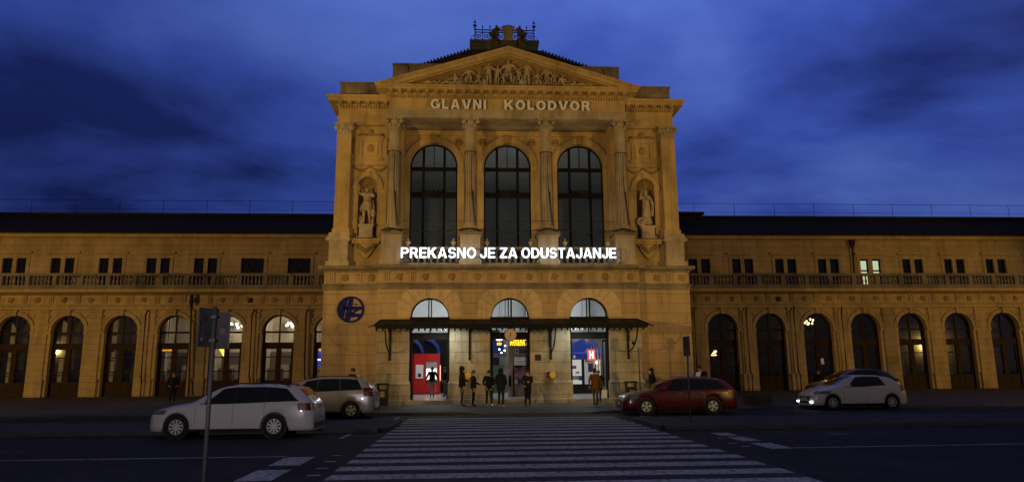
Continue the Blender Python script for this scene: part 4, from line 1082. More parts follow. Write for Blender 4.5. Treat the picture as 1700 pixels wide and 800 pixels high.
for z in (7.68,8.11): b.box(-5.8,5.9,-.44,-.41,z-.015,z+.015)
x = -5.75
while x < 5.95:
    b.box(x-.02,x+.02,-.44,-.41,7.42,8.13); b.box(x-.02,x+.02,-.44,-.1,7.40,7.44); b.box(x-.03,x+.03,-.2,-.1,7.34,7.44); x += 1.46
b.box(-5.6,-5.3,-.4,-.2,7.42,7.6); b.box(5.2,5.5,-.4,-.2,7.42,7.6)
b.build('sign_frame', mat('grey_steel_frame', (0.12,0.13,0.15), 0.4, 0.6), t)
NAVY = mat('navy_enamel', (0.012,0.018,0.16), 0.8, spec=0.08, noise=0.2, nscale=5)
cx, cz, r = -8.39, 5.02, .70
b = MB(); y0,y1 = .40,.47
b.ring(cx,cz,r*.86,r,y0,y1,0,360,48)
def pol(pts): b.prism([(cx+u*r,cz+v*r) for u,v in pts], y0+.004, y1)
pol([(-.58,.72),(-.26,.92),(-.58,-.72),(-.90,-.36)]); pol([(-.14,.92),(.17,.92),(-.07,-.95),(-.46,-.86)])
pol([(-.50,.22),(-.16,.22),(-.18,.0),(-.55,.0)])
b.box(cx,cx+.001,y0+.1,y0+.1,cz,cz)
b.prism([(cx+u*r,cz+v*r) for u,v in [(.0,.24),(.93,.24),(.90,.02),(.02,-.06)]],y0+.007,y1)
b.prism([(cx+u*r,cz+v*r) for u,v in [(.55,.10),(.86,.10),(.34,-.20),(.02,-.36),(.02,-.24)]],y0+.010,y1)
b.prism([(cx+u*r,cz+v*r) for u,v in [(-.02,-.22),(.80,-.34),(.68,-.58),(-.04,-.58)]],y0+.013,y1)
b.prism([(cx+u*r,cz+v*r) for u,v in [(.27,.44),(.52,.42),(.50,.32),(.29,.34)]],y0+.016,y1)
tag(b.build('wall_emblem', NAVY), 'round navy blue HZ railway emblem fixed on the left bay wall', 'emblem')
# ================================================================== SMALL THINGS ON THE FACADE
CLKF = mat('clock_face_enamel', (0.55,0.40,0.30), 0.5, noise=0.08, nscale=4)
t = thing('clock', 'round two-handed clock hanging from the front edge of the canopy', 'clock', (-.13,-2.66,3.49))
b = MB(); b.lathe([(.02,0),(.29,0),(.31,.02),(.31,.14),(.29,.16),(.02,.16)],0,0,28)
b.v = [(-.13+p[0],-2.74+p[2],3.49+p[1]) for p in b.v]; b.build('case', IRON, t)
b = MB(); b.disc(-.13,3.49,.285,-2.752,-2.741,32); f = b.build('dial', CLKF, t)
b = MB()
for k in range(12):
    a = k*math.pi/6; c_,s_ = math.cos(a),math.sin(a)
    b.prism([(-.13+.24*c_-.012*s_,3.49+.24*s_+.012*c_),(-.13+.24*c_+.012*s_,3.49+.24*s_-.012*c_),(-.13+.27*c_+.012*s_,3.49+.27*s_-.012*c_),(-.13+.27*c_-.012*s_,3.49+.27*s_+.012*c_)],-2.757,-2.753)
b.build('hour_marks', IRON, f)
for (a,l,w) in ((R(90),.13,.02),(R(250),.22,.014)):
    b = MB(); c_,s_ = math.cos(a),math.sin(a)
    b.prism([(-.13-w*s_-.03*c_,3.49+w*c_-.03*s_),(-.13+w*s_-.03*c_,3.49-w*c_-.03*s_),(-.13+l*c_+w*s_*.5,3.49+l*s_-w*c_*.5),(-.13+l*c_-w*s_*.5,3.49+l*s_+w*c_*.5)],-2.764-.004*l,-2.760-.004*l); b.build('clock_hand', IRON, t)
b = MB(); b.tube([(-.13,-2.66,3.78),(-.13,-2.62,4.0)],.03,6); b.build('hanger', IRON, t)
TUBE = emis('fluorescent_tube', (0.85,1.0,0.95), 3.2)
for i,(x,lab) in enumerate(((-3.32,'lit fluorescent strip lamp under the canopy by the left door'),(3.45,'lit fluorescent strip lamp under the canopy by the right door'))):
    t = thing('canopy_lamp', lab, 'lamp', (x,-.85,4.06), 'strip lamps under the canopy')
    b = MB(); b.box(x-.66,x+.66,-.92,-.78,4.10,4.16); b.build('housing', WHITEP, t)
    b = MB(); b.tube([(x-.62,-.85,4.07),(x+.62,-.85,4.07)],.03,8); b.build('tube', TUBE, t)
    area('canopy_lamp_light', (x,-.85,4.02), (0,0,0), 1.2, .08, 55, (0.80,1.0,0.94))
b = MB(); b.box(1.29,1.60,-.06,-.036,2.30,2.61); o = b.build('plaque', mat('dark_bronze', (0.02,0.018,0.016), 0.4, 0.4)); tag(o, 'small square dark plaque on the stone pier right of the middle door', 'plaque')
b = MB()
for k in range(4): b.box(1.34,1.55,-.063,-.0605,2.36+.055*k,2.37+.055*k)
b.build('raised_line', mat('worn_bronze', (0.07,0.055,0.035), 0.4, 0.5), o)
YEL = mat('yellow_box_paint', (0.62,0.38,0.02), 0.45, noise=0.15, nscale=6); DRK = mat('dark_box_side', (0.02,0.022,0.02), 0.8, spec=0.1)
for x,lab in ((2.18,'yellow round wall box with dark triangular side on the pier right of the middle door'),(-2.22,'yellow round wall box on the pier behind the two men talking')):
    t = thing('wall_box', lab, 'wall box', (x,-.1,1.56), 'yellow wall boxes by the doors')
    b = MB(); b.disc(x,1.56,.17,-.24,-.14,20); b.build('round_front', YEL, t); b = MB(); b.disc(x,1.56,.10,-.2415,-.2405,16); b.build('slot_plate', YEL, t)
    b = MB(); b.prism([(x-.32,1.70),(x-.12,1.72),(x-.05,1.45)],-.2,-.034); b.box(x-.14,x+.14,-.14,-.03,1.44,1.68); b.build('side_bracket', DRK, t)
STR = mat('dark_cord', (0.018,0.014,0.011), 0.8)
LB = ('far left','inner left','inner right','far right')
for i,x in enumerate(CX):
    b = MB(); n = 18
    for k in range(n):
        a = 2*math.pi*k/n; a2 = a+.12*math.sin(k*2.1)
        b.tube([(x+.337*math.cos(a),.45+.337*math.sin(a),13.66),(x+.350*math.cos(a),.45+.350*math.sin(a),12.3),(x+.363*math.cos(a2),.45+.363*math.sin(a2),9.62)],.006,4)
        b.ball((x+.34*math.cos(a),.45+.34*math.sin(a),13.68),.03,.03,.035,5)
    b.tube([(x+.342*math.cos(2*math.pi*k/24),.45+.342*math.sin(2*math.pi*k/24),13.68) for k in range(25)],.016,4)
    b.tube([(x+.12,.08,11.4),(x+.2,.09,10.4),(x+.3,.14,9.7),(x+.35,.1,9.45)],.022,5); b.tube([(x+.06,.08,13.5),(x+.04,.09,12),(x+.18,.1,10.2),(x+.26,.12,9.5)],.016,5)
    tag(b.build('light_string', STR), 'unlit light strings hung vertically round the %s portico column' % LB[i], 'light string', 'light strings round the columns')
b = MB(); pts = []
W0 = [-6.6,-6.3,-5.7,-4.2,-2.7,-2.1,-1.5,0,1.5,2.1,2.7,4.2,5.7,6.3,6.6]; Z0 = [9.15,9.24,9.2,9.06,9.18,9.3,9.2,9.02,9.18,9.28,9.2,9.04,9.18,9.26,9.1]
for x,z in zip(W0,Z0): pts.append((x,-.24,z))
fine = []
for (p,q) in zip(pts,pts[1:]):
    for k in range(6): t_ = k/6; fine.append((p[0]+(q[0]-p[0])*t_, -.24+rnd.uniform(-.03,.03), p[2]+(q[2]-p[2])*t_+rnd.uniform(-.025,.025)))
b.tube(fine,.03,5)
for p in fine[::3]: b.tube([p,(p[0]+rnd.uniform(-.1,.1),p[1],p[2]-rnd.uniform(.05,.14))],.014,4); b.ball(p,.05,.04,.04,5)
for x in CX: b.tube([(x-.5,-.2,9.15),(x-.2,-.22,9.3),(x+.2,-.24,9.22),(x+.55,-.2,9.12)],.035,5)
tag(b.build('garland_cable', STR), 'dark tangled garland cable slung across all four column pedestals', 'cable')
b = MB(); b.tube([(-5.7,-.1,9.7),(-2.7,-.1,9.72),(2.7,-.1,9.72),(5.8,-.1,9.68)],.009,4)
for x in (-5.7,5.8): b.tube([(x,-.1,9.7),(x+.3*(1 if x>0 else -1),.1,9.5)],.009,4)
tag(b.build('stay_wire', STR), 'thin straight wire stretched between the columns above the garland', 'wire')
# ================================================================== INSIDE THE HALL AND THE WINGS
b = MB(); b.box(-9.3,9.3,.7,15.3,7.0,7.2)
b.build('hall_ceiling', mat('pale_hall_ceiling', (0.55,0.55,0.54), 0.8, noise=.1, nscale=.7), ST)
b = MB(); b.box(-9.3,9.3,15.2,15.35,4.2,7.0); b.build('hall_upper_wall', mat('white_hall_wall', (0.62,0.62,0.62), 0.8, noise=.15, nscale=.5), ST)
area('hall_light', (-4.2,11.5,5.2), (R(135),0,0), 5, 1.0, 150, (0.93,0.97,1.0))
area('hall_light', (4.2,11.5,5.2), (R(135),0,0), 5, 1.0, 150, (0.93,0.97,1.0))
area('hall_light', (-4.6,7.5,5.6), (0,0,0), 3, 1.2, 170, (1.0,0.97,0.93))
area('hall_light', (4.8,6.5,5.6), (0,0,0), 3, 1.2, 130, (0.97,0.98,1.0))
area('hall_light', (.6,3.2,4.6), (R(-25),0,0), 1.4, .4, 26, (1.0,0.93,0.8))
for x_ in (-4.2,0,4.2): area('upper_hall_light', (x_,4.2,7.42), (R(180),0,0), 2.5, .8, 75, (0.95,1.0,0.93))
RED = mat('red_kiosk_panel', (0.50,0.015,0.012), 0.35, noise=.1, nscale=3); LITW = emis('lit_service_window', (1.0,0.93,0.85), 1.6); SHUT = mat('grey_shutter', (0.35,0.35,0.34), 0.5, noise=.1); BLUEK = mat('blue_awning', (0.016,0.045,0.34), 0.4, noise=.2, nscale=3)
t = thing('kiosk', 'red panelled kiosk with a lit service window and grey shutter inside the left door', 'kiosk', (-5.0,11.6,.32))
b = MB(); b.box(-6.5,-4.15,11,12.6,.40,2.98); b.box(-6.5,-4.15,10.97,11.0,2.86,2.98); b.build('body', RED, t)
b = MB(); b.box(-5.05,-4.35,10.95,10.99,1.30,2.0); b.build('service_window', LITW, t)
b = MB(); b.box(-5.07,-4.33,10.93,10.99,2.0,2.42); b.build('shutter', SHUT, t)
b = MB(); b.box(-5.75,-5.25,10.96,10.99,1.35,2.25); n_ = b.build('notice_panel', WHITEP, t); b = MB(); b.box(-5.6,-5.4,10.953,10.958,1.45,1.68); b.build('picture', DRK, n_)
b = MB(); b.box(-4.149,-4.10,11.05,11.3,1.2,2.2); b.build('lit_side_strip', emis('orange_lit_strip',(1.0,.5,.3),1.6), t)
b = MB(); b.box(-5.12,-4.28,10.85,10.99,1.22,1.30); b.build('counter', SHUT, t)
b = MB()
for x in (-5.5,-4.35):
    pts = [(x-.95+.0+1.0*math.sin(a), 12.8, 2.95+1.05*math.cos(a)) for a in [k*math.pi/2/10 for k in range(11)]]
    b.tube(pts,.17,8)
b.box(-6.9,-2.6,13.0,13.15,.35,4.1,1)
o = b.build('hall_arch', [BLUEK,DRK], None); tag(o, 'dark blue curved arches rising behind the red kiosk', 'arch')
t = thing('shop_kiosk', 'white lit shop kiosk with a blue domed awning inside the right door', 'kiosk', (5.3,9.6,.32))
b = MB(); b.box(4.0,6.4,9.05,10.6,.36,.92); b.box(5.14,5.32,9.0,9.1,.9,2.5); b.box(6.0,6.1,9.0,9.1,.9,2.5); b.build('base', DRK, t)
b = MB(); b.box(4.0,6.4,9.2,10.6,.92,2.5); b.build('lit_display', emis('lit_display', (1.0,.96,.86), .48), t)
b = MB(); b.box(5.36,5.98,9.05,9.12,.95,2.48); pnl = b.build('white_panel', WHITEP, t); b = MB(); b.box(5.56,5.88,9.035,9.045,1.7,2.25); b.build('poster', mat('navy_poster',(.02,.03,.07),.5,noise=.5,nscale=9), pnl)
b = MB()
for (x,z,w,h,c) in ((4.5,1.9,.3,.2,0),(4.55,1.2,.45,.25,1),(4.95,1.15,.2,.3,0),(4.75,1.6,.25,.12,1),(4.2,1.5,.2,.4,0)): b.box(x,x+w,9.1,9.18,z,z+h,c)
b.build('goods', [mat('violet_goods',(.12,.08,.3),.5), mat('grey_goods',(.25,.25,.27),.5)], t)
b = MB(); n = 12; vs = []
for k in range(n+1):
    a = math.pi/2*k/n; vs += [(4.2,10.2-1.25*math.cos(a),2.55+1.2*math.sin(a)),(6.4,10.2-1.25*math.cos(a),2.55+1.2*math.sin(a))]
b.add(vs,[(2*k,2*k+1,2*k+3,2*k+2) for k in range(n)],0,True); b.box(3.95,6.45,8.9,9.05,2.48,2.9)
for s in range(9):
    a0 = math.pi/2*s/9
b.prism([(4.2,2.55)]+[(4.2+.0,2.55)]+[(4.2+1.2*(1-math.cos(a)),2.55+1.25*math.sin(a)) for a in [k*math.pi/2/8 for k in range(9)]]+[(5.4,2.55)],9.02,9.1)
b.build('awning', BLUEK, t)
b = MB(); b.box(4.6,4.72,8.885,8.898,2.58,2.76); b.build('awning_mark', WHITEP, t)
t = thing('tobacco_sign', 'lit red box sign with a white H inside the right door', 'sign', (5.2,5.5,2.5))
b = MB(); b.tube([(5.2,5.52,3.02),(5.2,5.52,6.99)],.015,5); b.build('hanger', IRON, t)
b = MB(); b.box(4.98,5.42,5.45,5.6,2.38,3.02); b.build('box', emis('red_lit_sign',(1.0,.18,.12),.9), t)
b = MB(); b.box(5.07,5.15,5.43,5.446,2.48,2.92); b.box(5.25,5.33,5.43,5.446,2.48,2.92); b.box(5.15,5.25,5.43,5.446,2.65,2.75); b.build('letter', emis('white_lit_mark',(1,.9,.85),1.5), t)
b = MB(); b.ball((5.5,5.55,2.25),.1,.1,.1,8); b.build('bulb', emis('warm_bulb',(1,.6,.3),2.2), t)
b = MB()
for k in range(4):
    pts = [(5.55+.16*k, 7.0, .4)] + [(5.55+.16*k-.6*(1-math.cos(a))*0.6, 7.0, 2.4+1.4*math.sin(a)) for a in [q*math.pi/2/8 for q in range(9)]]
    b.tube(pts,.035,6)
tag(b.build('curved_rails', mat('bright_steel',(.5,.5,.55),.25,.9)), 'curved metal rails behind the red lit sign in the right door', 'rails')
AMB = emis('amber_display_text', (1.0,0.60,0.03), 1.9)
t = thing('departure_board', 'large amber departures display hanging behind the middle door', 'display board', (.7,4.1,3.4), 'amber displays in the middle door')
b = MB(); b.box(.16,1.25,4.02,4.2,3.18,3.60); b.box(.3,.34,4.08,4.12,3.6,7.0); b.box(1.1,1.14,4.08,4.12,3.6,7.0); b.build('housing', DRK, t)
b = MB(); rr = random.Random(3)
for row in range(4):
    x = .20+(.14 if row == 3 else 0)
    while x < 1.2:
        w = rr.uniform(.04,.16); b.box(x,min(1.22,x+w),4.0,4.018,3.22+.088*row,3.29+.088*row); x += w+rr.choice((.015,.02,.05))
b.build('display_rows', AMB, t)
t = thing('platform_display', 'small amber display beside the round ceiling lamp behind the middle door', 'display board', (-.41,4.1,3.3), 'amber displays in the middle door')
b = MB(); b.box(-.58,-.24,4.02,4.15,3.22,3.43); b.box(-.42,-.40,4.06,4.1,3.43,7); b.build('housing', DRK, t)
b = MB()
for q in (-.55,-.46,-.36): b.box(q,q+.07,4.0,4.018,3.25,3.32); b.box(q,q+.08,4.0,4.018,3.335,3.40)
b.build('display_rows', AMB, t)
t = thing('ceiling_lamp', 'round white pendant lamp above the small amber display', 'lamp', (-.43,3.6,3.6))
b = MB(); b.ball((-.43,3.6,3.56),.19,.19,.07,12); b.build('lamp_bowl', emis('white_lamp_bowl',(1,.97,.92),3.0), t); b = MB(); b.tube([(-.43,3.6,3.62),(-.43,3.6,7)],.012,4); b.build('cord', IRON, t)
t = thing('news_stand', 'beige news stand wall with magazine racks behind the middle door', 'news stand', (.75,4.8,.32))
b = MB(); b.box(.12,1.7,4.6,4.75,.32,3.4); b.build('back_wall', mat('beige_panel',(.42,.33,.23),.7,noise=.15,nscale=2), t)
mags = [mat('cover_%d' % i, c, .4, obj=True, noise=.25, nscale=20) for i,c in enumerate(((.5,.15,.25),(.6,.6,.62),(.1,.3,.35),(.45,.3,.12),(.25,.1,.3),(.05,.06,.08)))]
rr = random.Random(9)
for row in range(4):
    b = MB(); z = .72+.33*row
    for k in range(5):
        x = .48+.2*k; b.box(x,x+.17,4.45,4.5,z,z+.27,rr.randrange(6))
    b.box(.44,1.5,4.42,4.6,z-.03,z); b.build('magazine_shelf', mags, t)
b = MB(); b.box(.40,.46,4.4,4.6,.32,2.1); b.box(.5,.95,4.5,4.58,1.98,2.3); b.box(.15,.28,4.5,4.58,.9,1.5); b.build('rack_frame', DRK, t)
for (x0,x1,z0,z1,lab,nm) in ((.50,1.22,2.76,3.04,'blue and white pictogram sign below the departures display','pictogram_sign'),(.48,1.20,2.10,2.56,'white notice board with small dark marks above the magazine racks','notice_board')):
    t = thing(nm, lab, 'sign', ((x0+x1)/2,4.35,z0))
    b = MB(); b.box(x0,x1,4.32,4.38,z0,z1); b.build('panel', WHITEP, t)
    b = MB()
    if nm == 'pictogram_sign':
        b.box(x0+.24,x1-.01,4.312,4.319,z0+.01,z1-.01); b.disc(x0+.12,(z0+z1)/2,.07,4.312,4.319,12)
    else:
        for k in range(5): b.box(x0+.1+.115*k,x0+.16+.115*k,4.312,4.319,z0+.19,z0+.25)
        b.box(x0+.1,x1-.1,4.312,4.319,z1-.09,z1-.07); b.box(x0+.12,x1-.16,4.312,4.319,z0+.08,z0+.1); b.box(x0,x1,4.31,4.32,z0-.03,z0)
    b.build('marking', BLUEK if nm == 'pictogram_sign' else DRK, t)
b = MB(); b.box(-1.3,.16,6.9,7.0,2.62,2.86); o = b.build('hanging_sign', mat('violet_blue_sign',(.16,.18,.36),.5,noise=.1)); tag(o,'pale violet hanging sign with dark dots on the left behind the middle door','sign')
b = MB()
for k in range(4): b.disc(-1.0+.33*k,2.74,.045,6.88,6.898,10)
b.build('dots', DRK, o)
b = MB(); b.box(-1.28,-1.26,6.94,6.96,2.86,7); b.box(.1,.12,6.94,6.96,2.86,7); b.build('hanger', IRON, o)
b = MB(); b.box(-2.1,.25,13.2,13.5,.33,2.2); b.box(-2.1,.25,13.2,13.5,3.0,3.9,1); tag(b.build('platform_barrier', [mat('green_panel',(.06,.13,.08),.5,noise=.2),BLUEK]), 'dull green panel with a blue band across the back of the hall', 'panel')
b = MB(); b.box(-2.0,.0,15.1,15.19,.33,4.8); b.build('hall_dark_opening', mat('night_opening',(.01,.012,.02),.6), ST)
for i,(x,y,z) in enumerate(((.1,7.5,3.35),(.12,9,3.1),(-.02,10.5,3.0),(-.25,8.2,3.15))):
    b = MB(); b.ball((x,y,z),.06,.06,.06,8); o = b.build('pendant_bulb', emis('cold_bulb',(.9,.95,1),4) if i == 0 else bpy.data.materials['cold_bulb']); tag(o,'small white pendant bulb hanging in the hall behind the middle door','lamp','pendant bulbs in the hall')
    b = MB(); b.tube([(x,y,z+.05),(x,y,6.99)],.008,4); b.build('cord', IRON, o)
# chandeliers in the wings
BULBW = emis('white_chandelier_bulb', (1.0,0.95,0.85), 6.0); BULBY = emis('warm_chandelier_bulb', (1.0,0.72,0.30), 4.5)
for (x,y,z,m_,rad_,nb,lab,pw,col_) in ((-18.55,13.9,5.15,BULBW,.55,9,'chandelier of white bulbs behind the leftmost fully lit arch, next to the post sign',190,(1,.9,.75)),
                      (-14.75,13.9,5.2,BULBW,.42,9,'chandelier of white bulbs behind the lit arch above the white estate car',180,(1,.88,.70)),
                      (22.75,13.6,5.2,BULBY,.42,10,'golden chandelier glowing behind a dark arch of the right wing',5,(1,.7,.3))):
    t = thing('chandelier', lab, 'chandelier', (x,y,z), 'chandeliers in the arcades')
    b = MB(); rr = random.Random(int(x*7))
    for k in range(nb):
        a = 2*math.pi*k/nb; b.ball((x+rad_*math.cos(a),y+rad_*math.sin(a),z+rr.uniform(-.12,.12)+(.15*math.sin(a+1) if m_ is BULBY else 0)),.075,.075,.09,8)
    b.ball((x,y,z-.18),.1,.1,.08,8); b.build('bulbs', m_, t)
    b = MB(); b.tube([(x,y,z-.1),(x,y,6.98)],.02,5)
    for k in range(nb):
        a = 2*math.pi*k/nb; b.tube([(x,y,z-.05),(x+rad_*.6*math.cos(a),y+rad_*.6*math.sin(a),z-.2),(x+rad_*math.cos(a),y+rad_*math.sin(a),z-.08)],.015,4)
    b.build('arms', IRON, t)
    point('chandelier_light', (x,y,z+.1), pw, col_, .05)
point('wing_lamp_light', (-12.2,13.6,4.4), 80, (1.0,.86,.62), .06)
point('wing_lamp_light', (-21.2,14.6,4.6), 30, (1.0,.9,.75), .06)
t = thing('table_lamp', 'small warm lamp glowing behind the first dark arch of the right wing', 'lamp', (15.55,13.6,2.0))
b = MB(); b.lathe([(.2,2.78),(.17,2.9),(.08,3.0)],15.55,13.6,12); b.ball((15.7,13.7,3.08),.12,.1,.08,8); b.build('shade', BULBY, t); b = MB(); b.lathe([(.15,.32),(.15,.4),(.02,.45),(.02,2.8)],15.55,13.6,10); b.build('stand', IRON, t)
b = MB(); b.box(-23.25,-22.2,12.6,12.7,3.25,3.52); o = b.build('amber_sign', DRK); tag(o,'amber lit sign with two words of light behind the leftmost arcade door','sign')
b = MB()
for (u,v) in ((-23.2,-22.85),(-22.75,-22.3)):
    x = u
    while x < v: b.box(x,x+.07,12.58,12.597,3.31,3.46); x += .085
b.build('lit_text', emis('amber_text',(1.0,.36,.03),1.2), o); b = MB(); b.box(-22.8,-22.76,12.63,12.67,3.52,6.99); b.build('hanger', IRON, o)
b = MB()
b.tube([(-19.15,12.45,3.45),(-19.05,12.45,3.38),(-18.9,12.45,3.10),(-18.84,12.45,3.0)],.13,10); o = b.build('yellow_wall_lamp', emis('yellow_glow',(1.0,.72,.06),1.9)); tag(o,'slanted glowing yellow lamp behind the door next to the sign post','lamp')
b = MB(); b.tube([(-19.0,12.5,3.3),(-19.0,12.6,4.5),(-19.0,12.6,6.99)],.02,4); b.build('hanger', IRON, o)
t = thing('blue_sign', 'blue lit sign in the half-hidden arcade door beside the pavilion', 'sign', (-12.55,13.2,2.3))
b = MB(); b.box(-12.95,-12.2,13.1,13.2,2.25,3.2); b.build('panel', emis('blue_panel_light',(.06,.08,.8),.55), t); b = MB(); b.box(-12.85,-12.2,13.08,13.098,2.62,2.72); b.build('white_bar', emis('white_bar_light',(.8,.9,1),2.5), t); b = MB(); b.ball((-12.45,13.05,3.35),.22,.1,.13,10); b.build('amber_shade', emis('amber_shade_light',(1,.55,.15),.8), t)
b = MB(); b.box(-12.9,-12.82,13.12,13.18,.32,2.25); b.build('leg', IRON, t)
b = MB(); b.box(22.58,22.80,11.79,11.80,2.1,2.5); tag(b.build('paper_notice', WHITEP), 'white paper notice stuck on a dark arcade door of the right wing', 'notice')

# ================================================================== STREET FURNITURE
POSTM = mat('grey_galvanised_post', (0.085,0.085,0.09), 0.6, 0.2, noise=.25, nscale=8); PLATE = mat('grey_plate_back', (0.065,0.065,0.078), 0.7, 0.0, spec=.2, noise=.2, nscale=4); STK = [mat('sticker_%s'%n, c, .6) for n,c in (('dark',(.035,.035,.042)),('pale',(.17,.17,.19)),('red',(.13,.045,.05)))]
t = thing('sign_post', 'street sign post with two grey plates seen from behind, beside the white estate car', 'sign post', (-5.53,-26.9,0))
b = MB(); b.tube([(-5.52,-26.9,0),(-5.535,-26.9,2.62)],.029,10); b.lathe([(.09,0),(.09,.03),(.045,.05)],-5.52,-26.9,10); b.build('post', POSTM, t)
def plate(p0, p1, z0, z1, th, name, stk):
    a, c = Vector(p0), Vector(p1); d = (c-a).normalized(); n = Vector((d.y,-d.x)); 
    if n.y > 0: n = -n
    b = MB(); q = [a, c, c-n*th, a-n*th]; b.flat([(v.x,v.y) for v in q], z0, z1)
    f = b.build(name, PLATE, t)
    L = (c-a).length
    for (u,v,w,h,k) in stk:
        s0 = a+d*(u*L)+n*.003; s1 = a+d*((u+w)*L)+n*.003; zz = z0+v*(z1-z0); hh = h*(z1-z0)
        b = MB(); b.quad((s0.x,s0.y,zz),(s1.x,s1.y,zz),(s1.x,s1.y,zz+hh),(s0.x,s0.y,zz+hh)); b.build('sticker', STK[k], f)
    b = MB(); b.flat([((a+n*.012).x,(a+n*.012).y),((a+d*.018+n*.012).x,(a+d*.018+n*.012).y),((a+d*.018).x,(a+d*.018).y),(a.x,a.y)],z0,z1); b.build('plate_edge', POSTM, f); b = MB(); b.flat([((c-d*.018+n*.012).x,(c-d*.018+n*.012).y),((c+n*.012).x,(c+n*.012).y),(c.x,c.y),((c-d*.018).x,(c-d*.018).y)],z0,z1); b.build('plate_edge', POSTM, f)
plate((-5.685,-27.05),(-5.53,-26.78),2.07,2.60,.012,'sign_plate',[(.2,.64,.22,.18,0),(.26,.69,.1,.08,1),(.35,.28,.28,.14,0),(.1,.03,.24,.12,0),(.12,.16,.15,.07,1)])
plate((-5.52,-26.86),(-5.345,-26.80),2.05,2.55,.012,'sign_plate',[(.28,.40,.38,.15,2),(.38,.44,.18,.07,1)])
for z_ in (2.14,2.46): b = MB(); b.box(-5.57,-5.49,-26.95,-26.86,z_,z_+.04); b.build('clamp', POSTM, t)
t = thing('sign_post', 'tall thin sign post seen edge-on standing on the right traffic island', 'sign post', (5.06,-13.9,.115))
b = MB(); b.tube([(5.06,-13.9,.1),(5.085,-13.9,2.8)],.032,10); b.lathe([(.08,.115),(.08,.14),(.04,.16)],5.06,-13.9,10); b.build('post', POSTM, t)
b = MB(); b.box(5.035,5.075,-14.25,-13.62,2.18,2.82); b.build('sign_plate', PLATE, t)
t = thing('sign_post', 'sign post with a pale violet-grey plate at the right end of the canopy', 'sign post', (6.42,-1.5,PZ))
b = MB(); b.tube([(6.42,-1.5,PZ),(6.42,-1.5,3.52)],.032,10); b.build('post', POSTM, t)
b = MB(); b.box(6.26,6.60,-1.56,-1.535,2.88,3.52); f = b.build('sign_plate', mat('violet_grey_plate',(.30,.28,.34),.5,noise=.1), t); b = MB(); b.ball((6.16,-1.5,3.12),.07,.05,.1,8); b.build('lamp_reflector', DRK, t)
BINM = mat('dark_bin_metal', (0.022,0.022,0.023), 0.5, 0.3, noise=.3, nscale=8)
for (x,y,lab) in ((6.12,-.75,'dark litter bin with a pale label behind the red car bonnet'),(-6.45,-.75,'dark litter bin against the wall left of the left door')):
    t = thing('litter_bin', lab, 'litter bin', (x,y,PZ), 'litter bins by the station wall')
    b = MB(); b.box(x-.27,x+.27,y-.2,y+.2,PZ+.06,PZ+.8); b.box(x-.22,x+.22,y-.16,y+.16,PZ,PZ+.06); b.build('bin_body', BINM, t)
    b = MB()
    for q in (-.24,.24):
        for w in (-.17,.17): b.box(x+q-.03,x+q+.03,y+w-.03,y+w+.03,PZ+.8,PZ+1.02)
    b.box(x-.3,x+.3,y-.23,y+.23,PZ+1.02,PZ+1.1); b.build('hood', BINM, t)
    b = MB(); b.box(x-.12,x+.12,y-.212,y-.201,PZ+.42,PZ+.7); b.build('label', mat('pale_label',(.35,.33,.27),.6,noise=.2,nscale=10), t)
b = MB(); pts = []
for s in (1,-1):
    for k in range(9):
        a = -math.pi/2+math.pi*k/8 if s > 0 else math.pi/2+math.pi*k/8
        pts.append((11.2+s*.42+.22*math.cos(a),-4.4+.25*math.sin(a)))
b.flat(pts,PZ,PZ+.34); b.flat([(11.2+(p[0]-11.2)*1.06,-4.4+(p[1]+4.4)*1.1) for p in pts],PZ+.34,PZ+.43)
tag(b.build('stone_bench', mat('mossy_stone',(.09,.075,.042),.9,spec=.1,noise=.5,nscale=5,bump=.4)), 'low rounded stone bench at the kerb between the red car and the right white car', 'bench')
# ================================================================== CARS
def cr(pts, x):
    if x <= pts[0][0]: return pts[0][1]
    if x >= pts[-1][0]: return pts[-1][1]
    for i in range(len(pts)-1):
        if pts[i][0] <= x <= pts[i+1][0]:
            p1,p2 = pts[i],pts[i+1]; h = p2[0]-p1[0]; t = (x-p1[0])/h
            m1 = (p2[1]-pts[i-1][1])/(p2[0]-pts[i-1][0]) if i > 0 else (p2[1]-p1[1])/h
            m2 = (pts[i+2][1]-p1[1])/(pts[i+2][0]-p1[0]) if i+2 < len(pts) else (p2[1]-p1[1])/h
            d = (p2[1]-p1[1])/h
            if m1*d <= 0: m1 = 0
            if m2*d <= 0: m2 = 0
            m1 = math.copysign(min(abs(m1),3*abs(d)),m1) if d else 0; m2 = math.copysign(min(abs(m2),3*abs(d)),m2) if d else 0
            t2,t3 = t*t,t*t*t
            return (2*t3-3*t2+1)*p1[1]+(t3-2*t2+t)*h*m1+(-2*t3+3*t2)*p2[1]+(t3-t2)*h*m2
CARGL = mat('dark_car_glass', (0.004,0.005,0.007), 0.04, spec=0.7); TYRE = mat('tyre_rubber', (0.010,0.010,0.010), 0.85, noise=.2, nscale=20, obj=True); ALLOY = mat('alloy_rim', (0.62,0.62,0.62), 0.4, 0.25); TRIM = mat('black_car_trim', (0.010,0.010,0.011), 0.5); SEAM = mat('panel_gap', (0.008,0.008,0.008), 0.8)
LENS = mat('headlamp_lens', (0.12,0.14,0.20), 0.3, 0.2); REDL = mat('red_tail_lens', (0.09,0.004,0.006), 0.35, spec=.3); PLT = mat('number_plate', (0.45,0.45,0.45), 0.5); CHROME = mat('chrome', (0.6,0.6,0.62), 0.12, 1.0)
def carpaint(n, c, r=.28, metal=0.0): return mat(n, c, r, metal, coat=0.8)
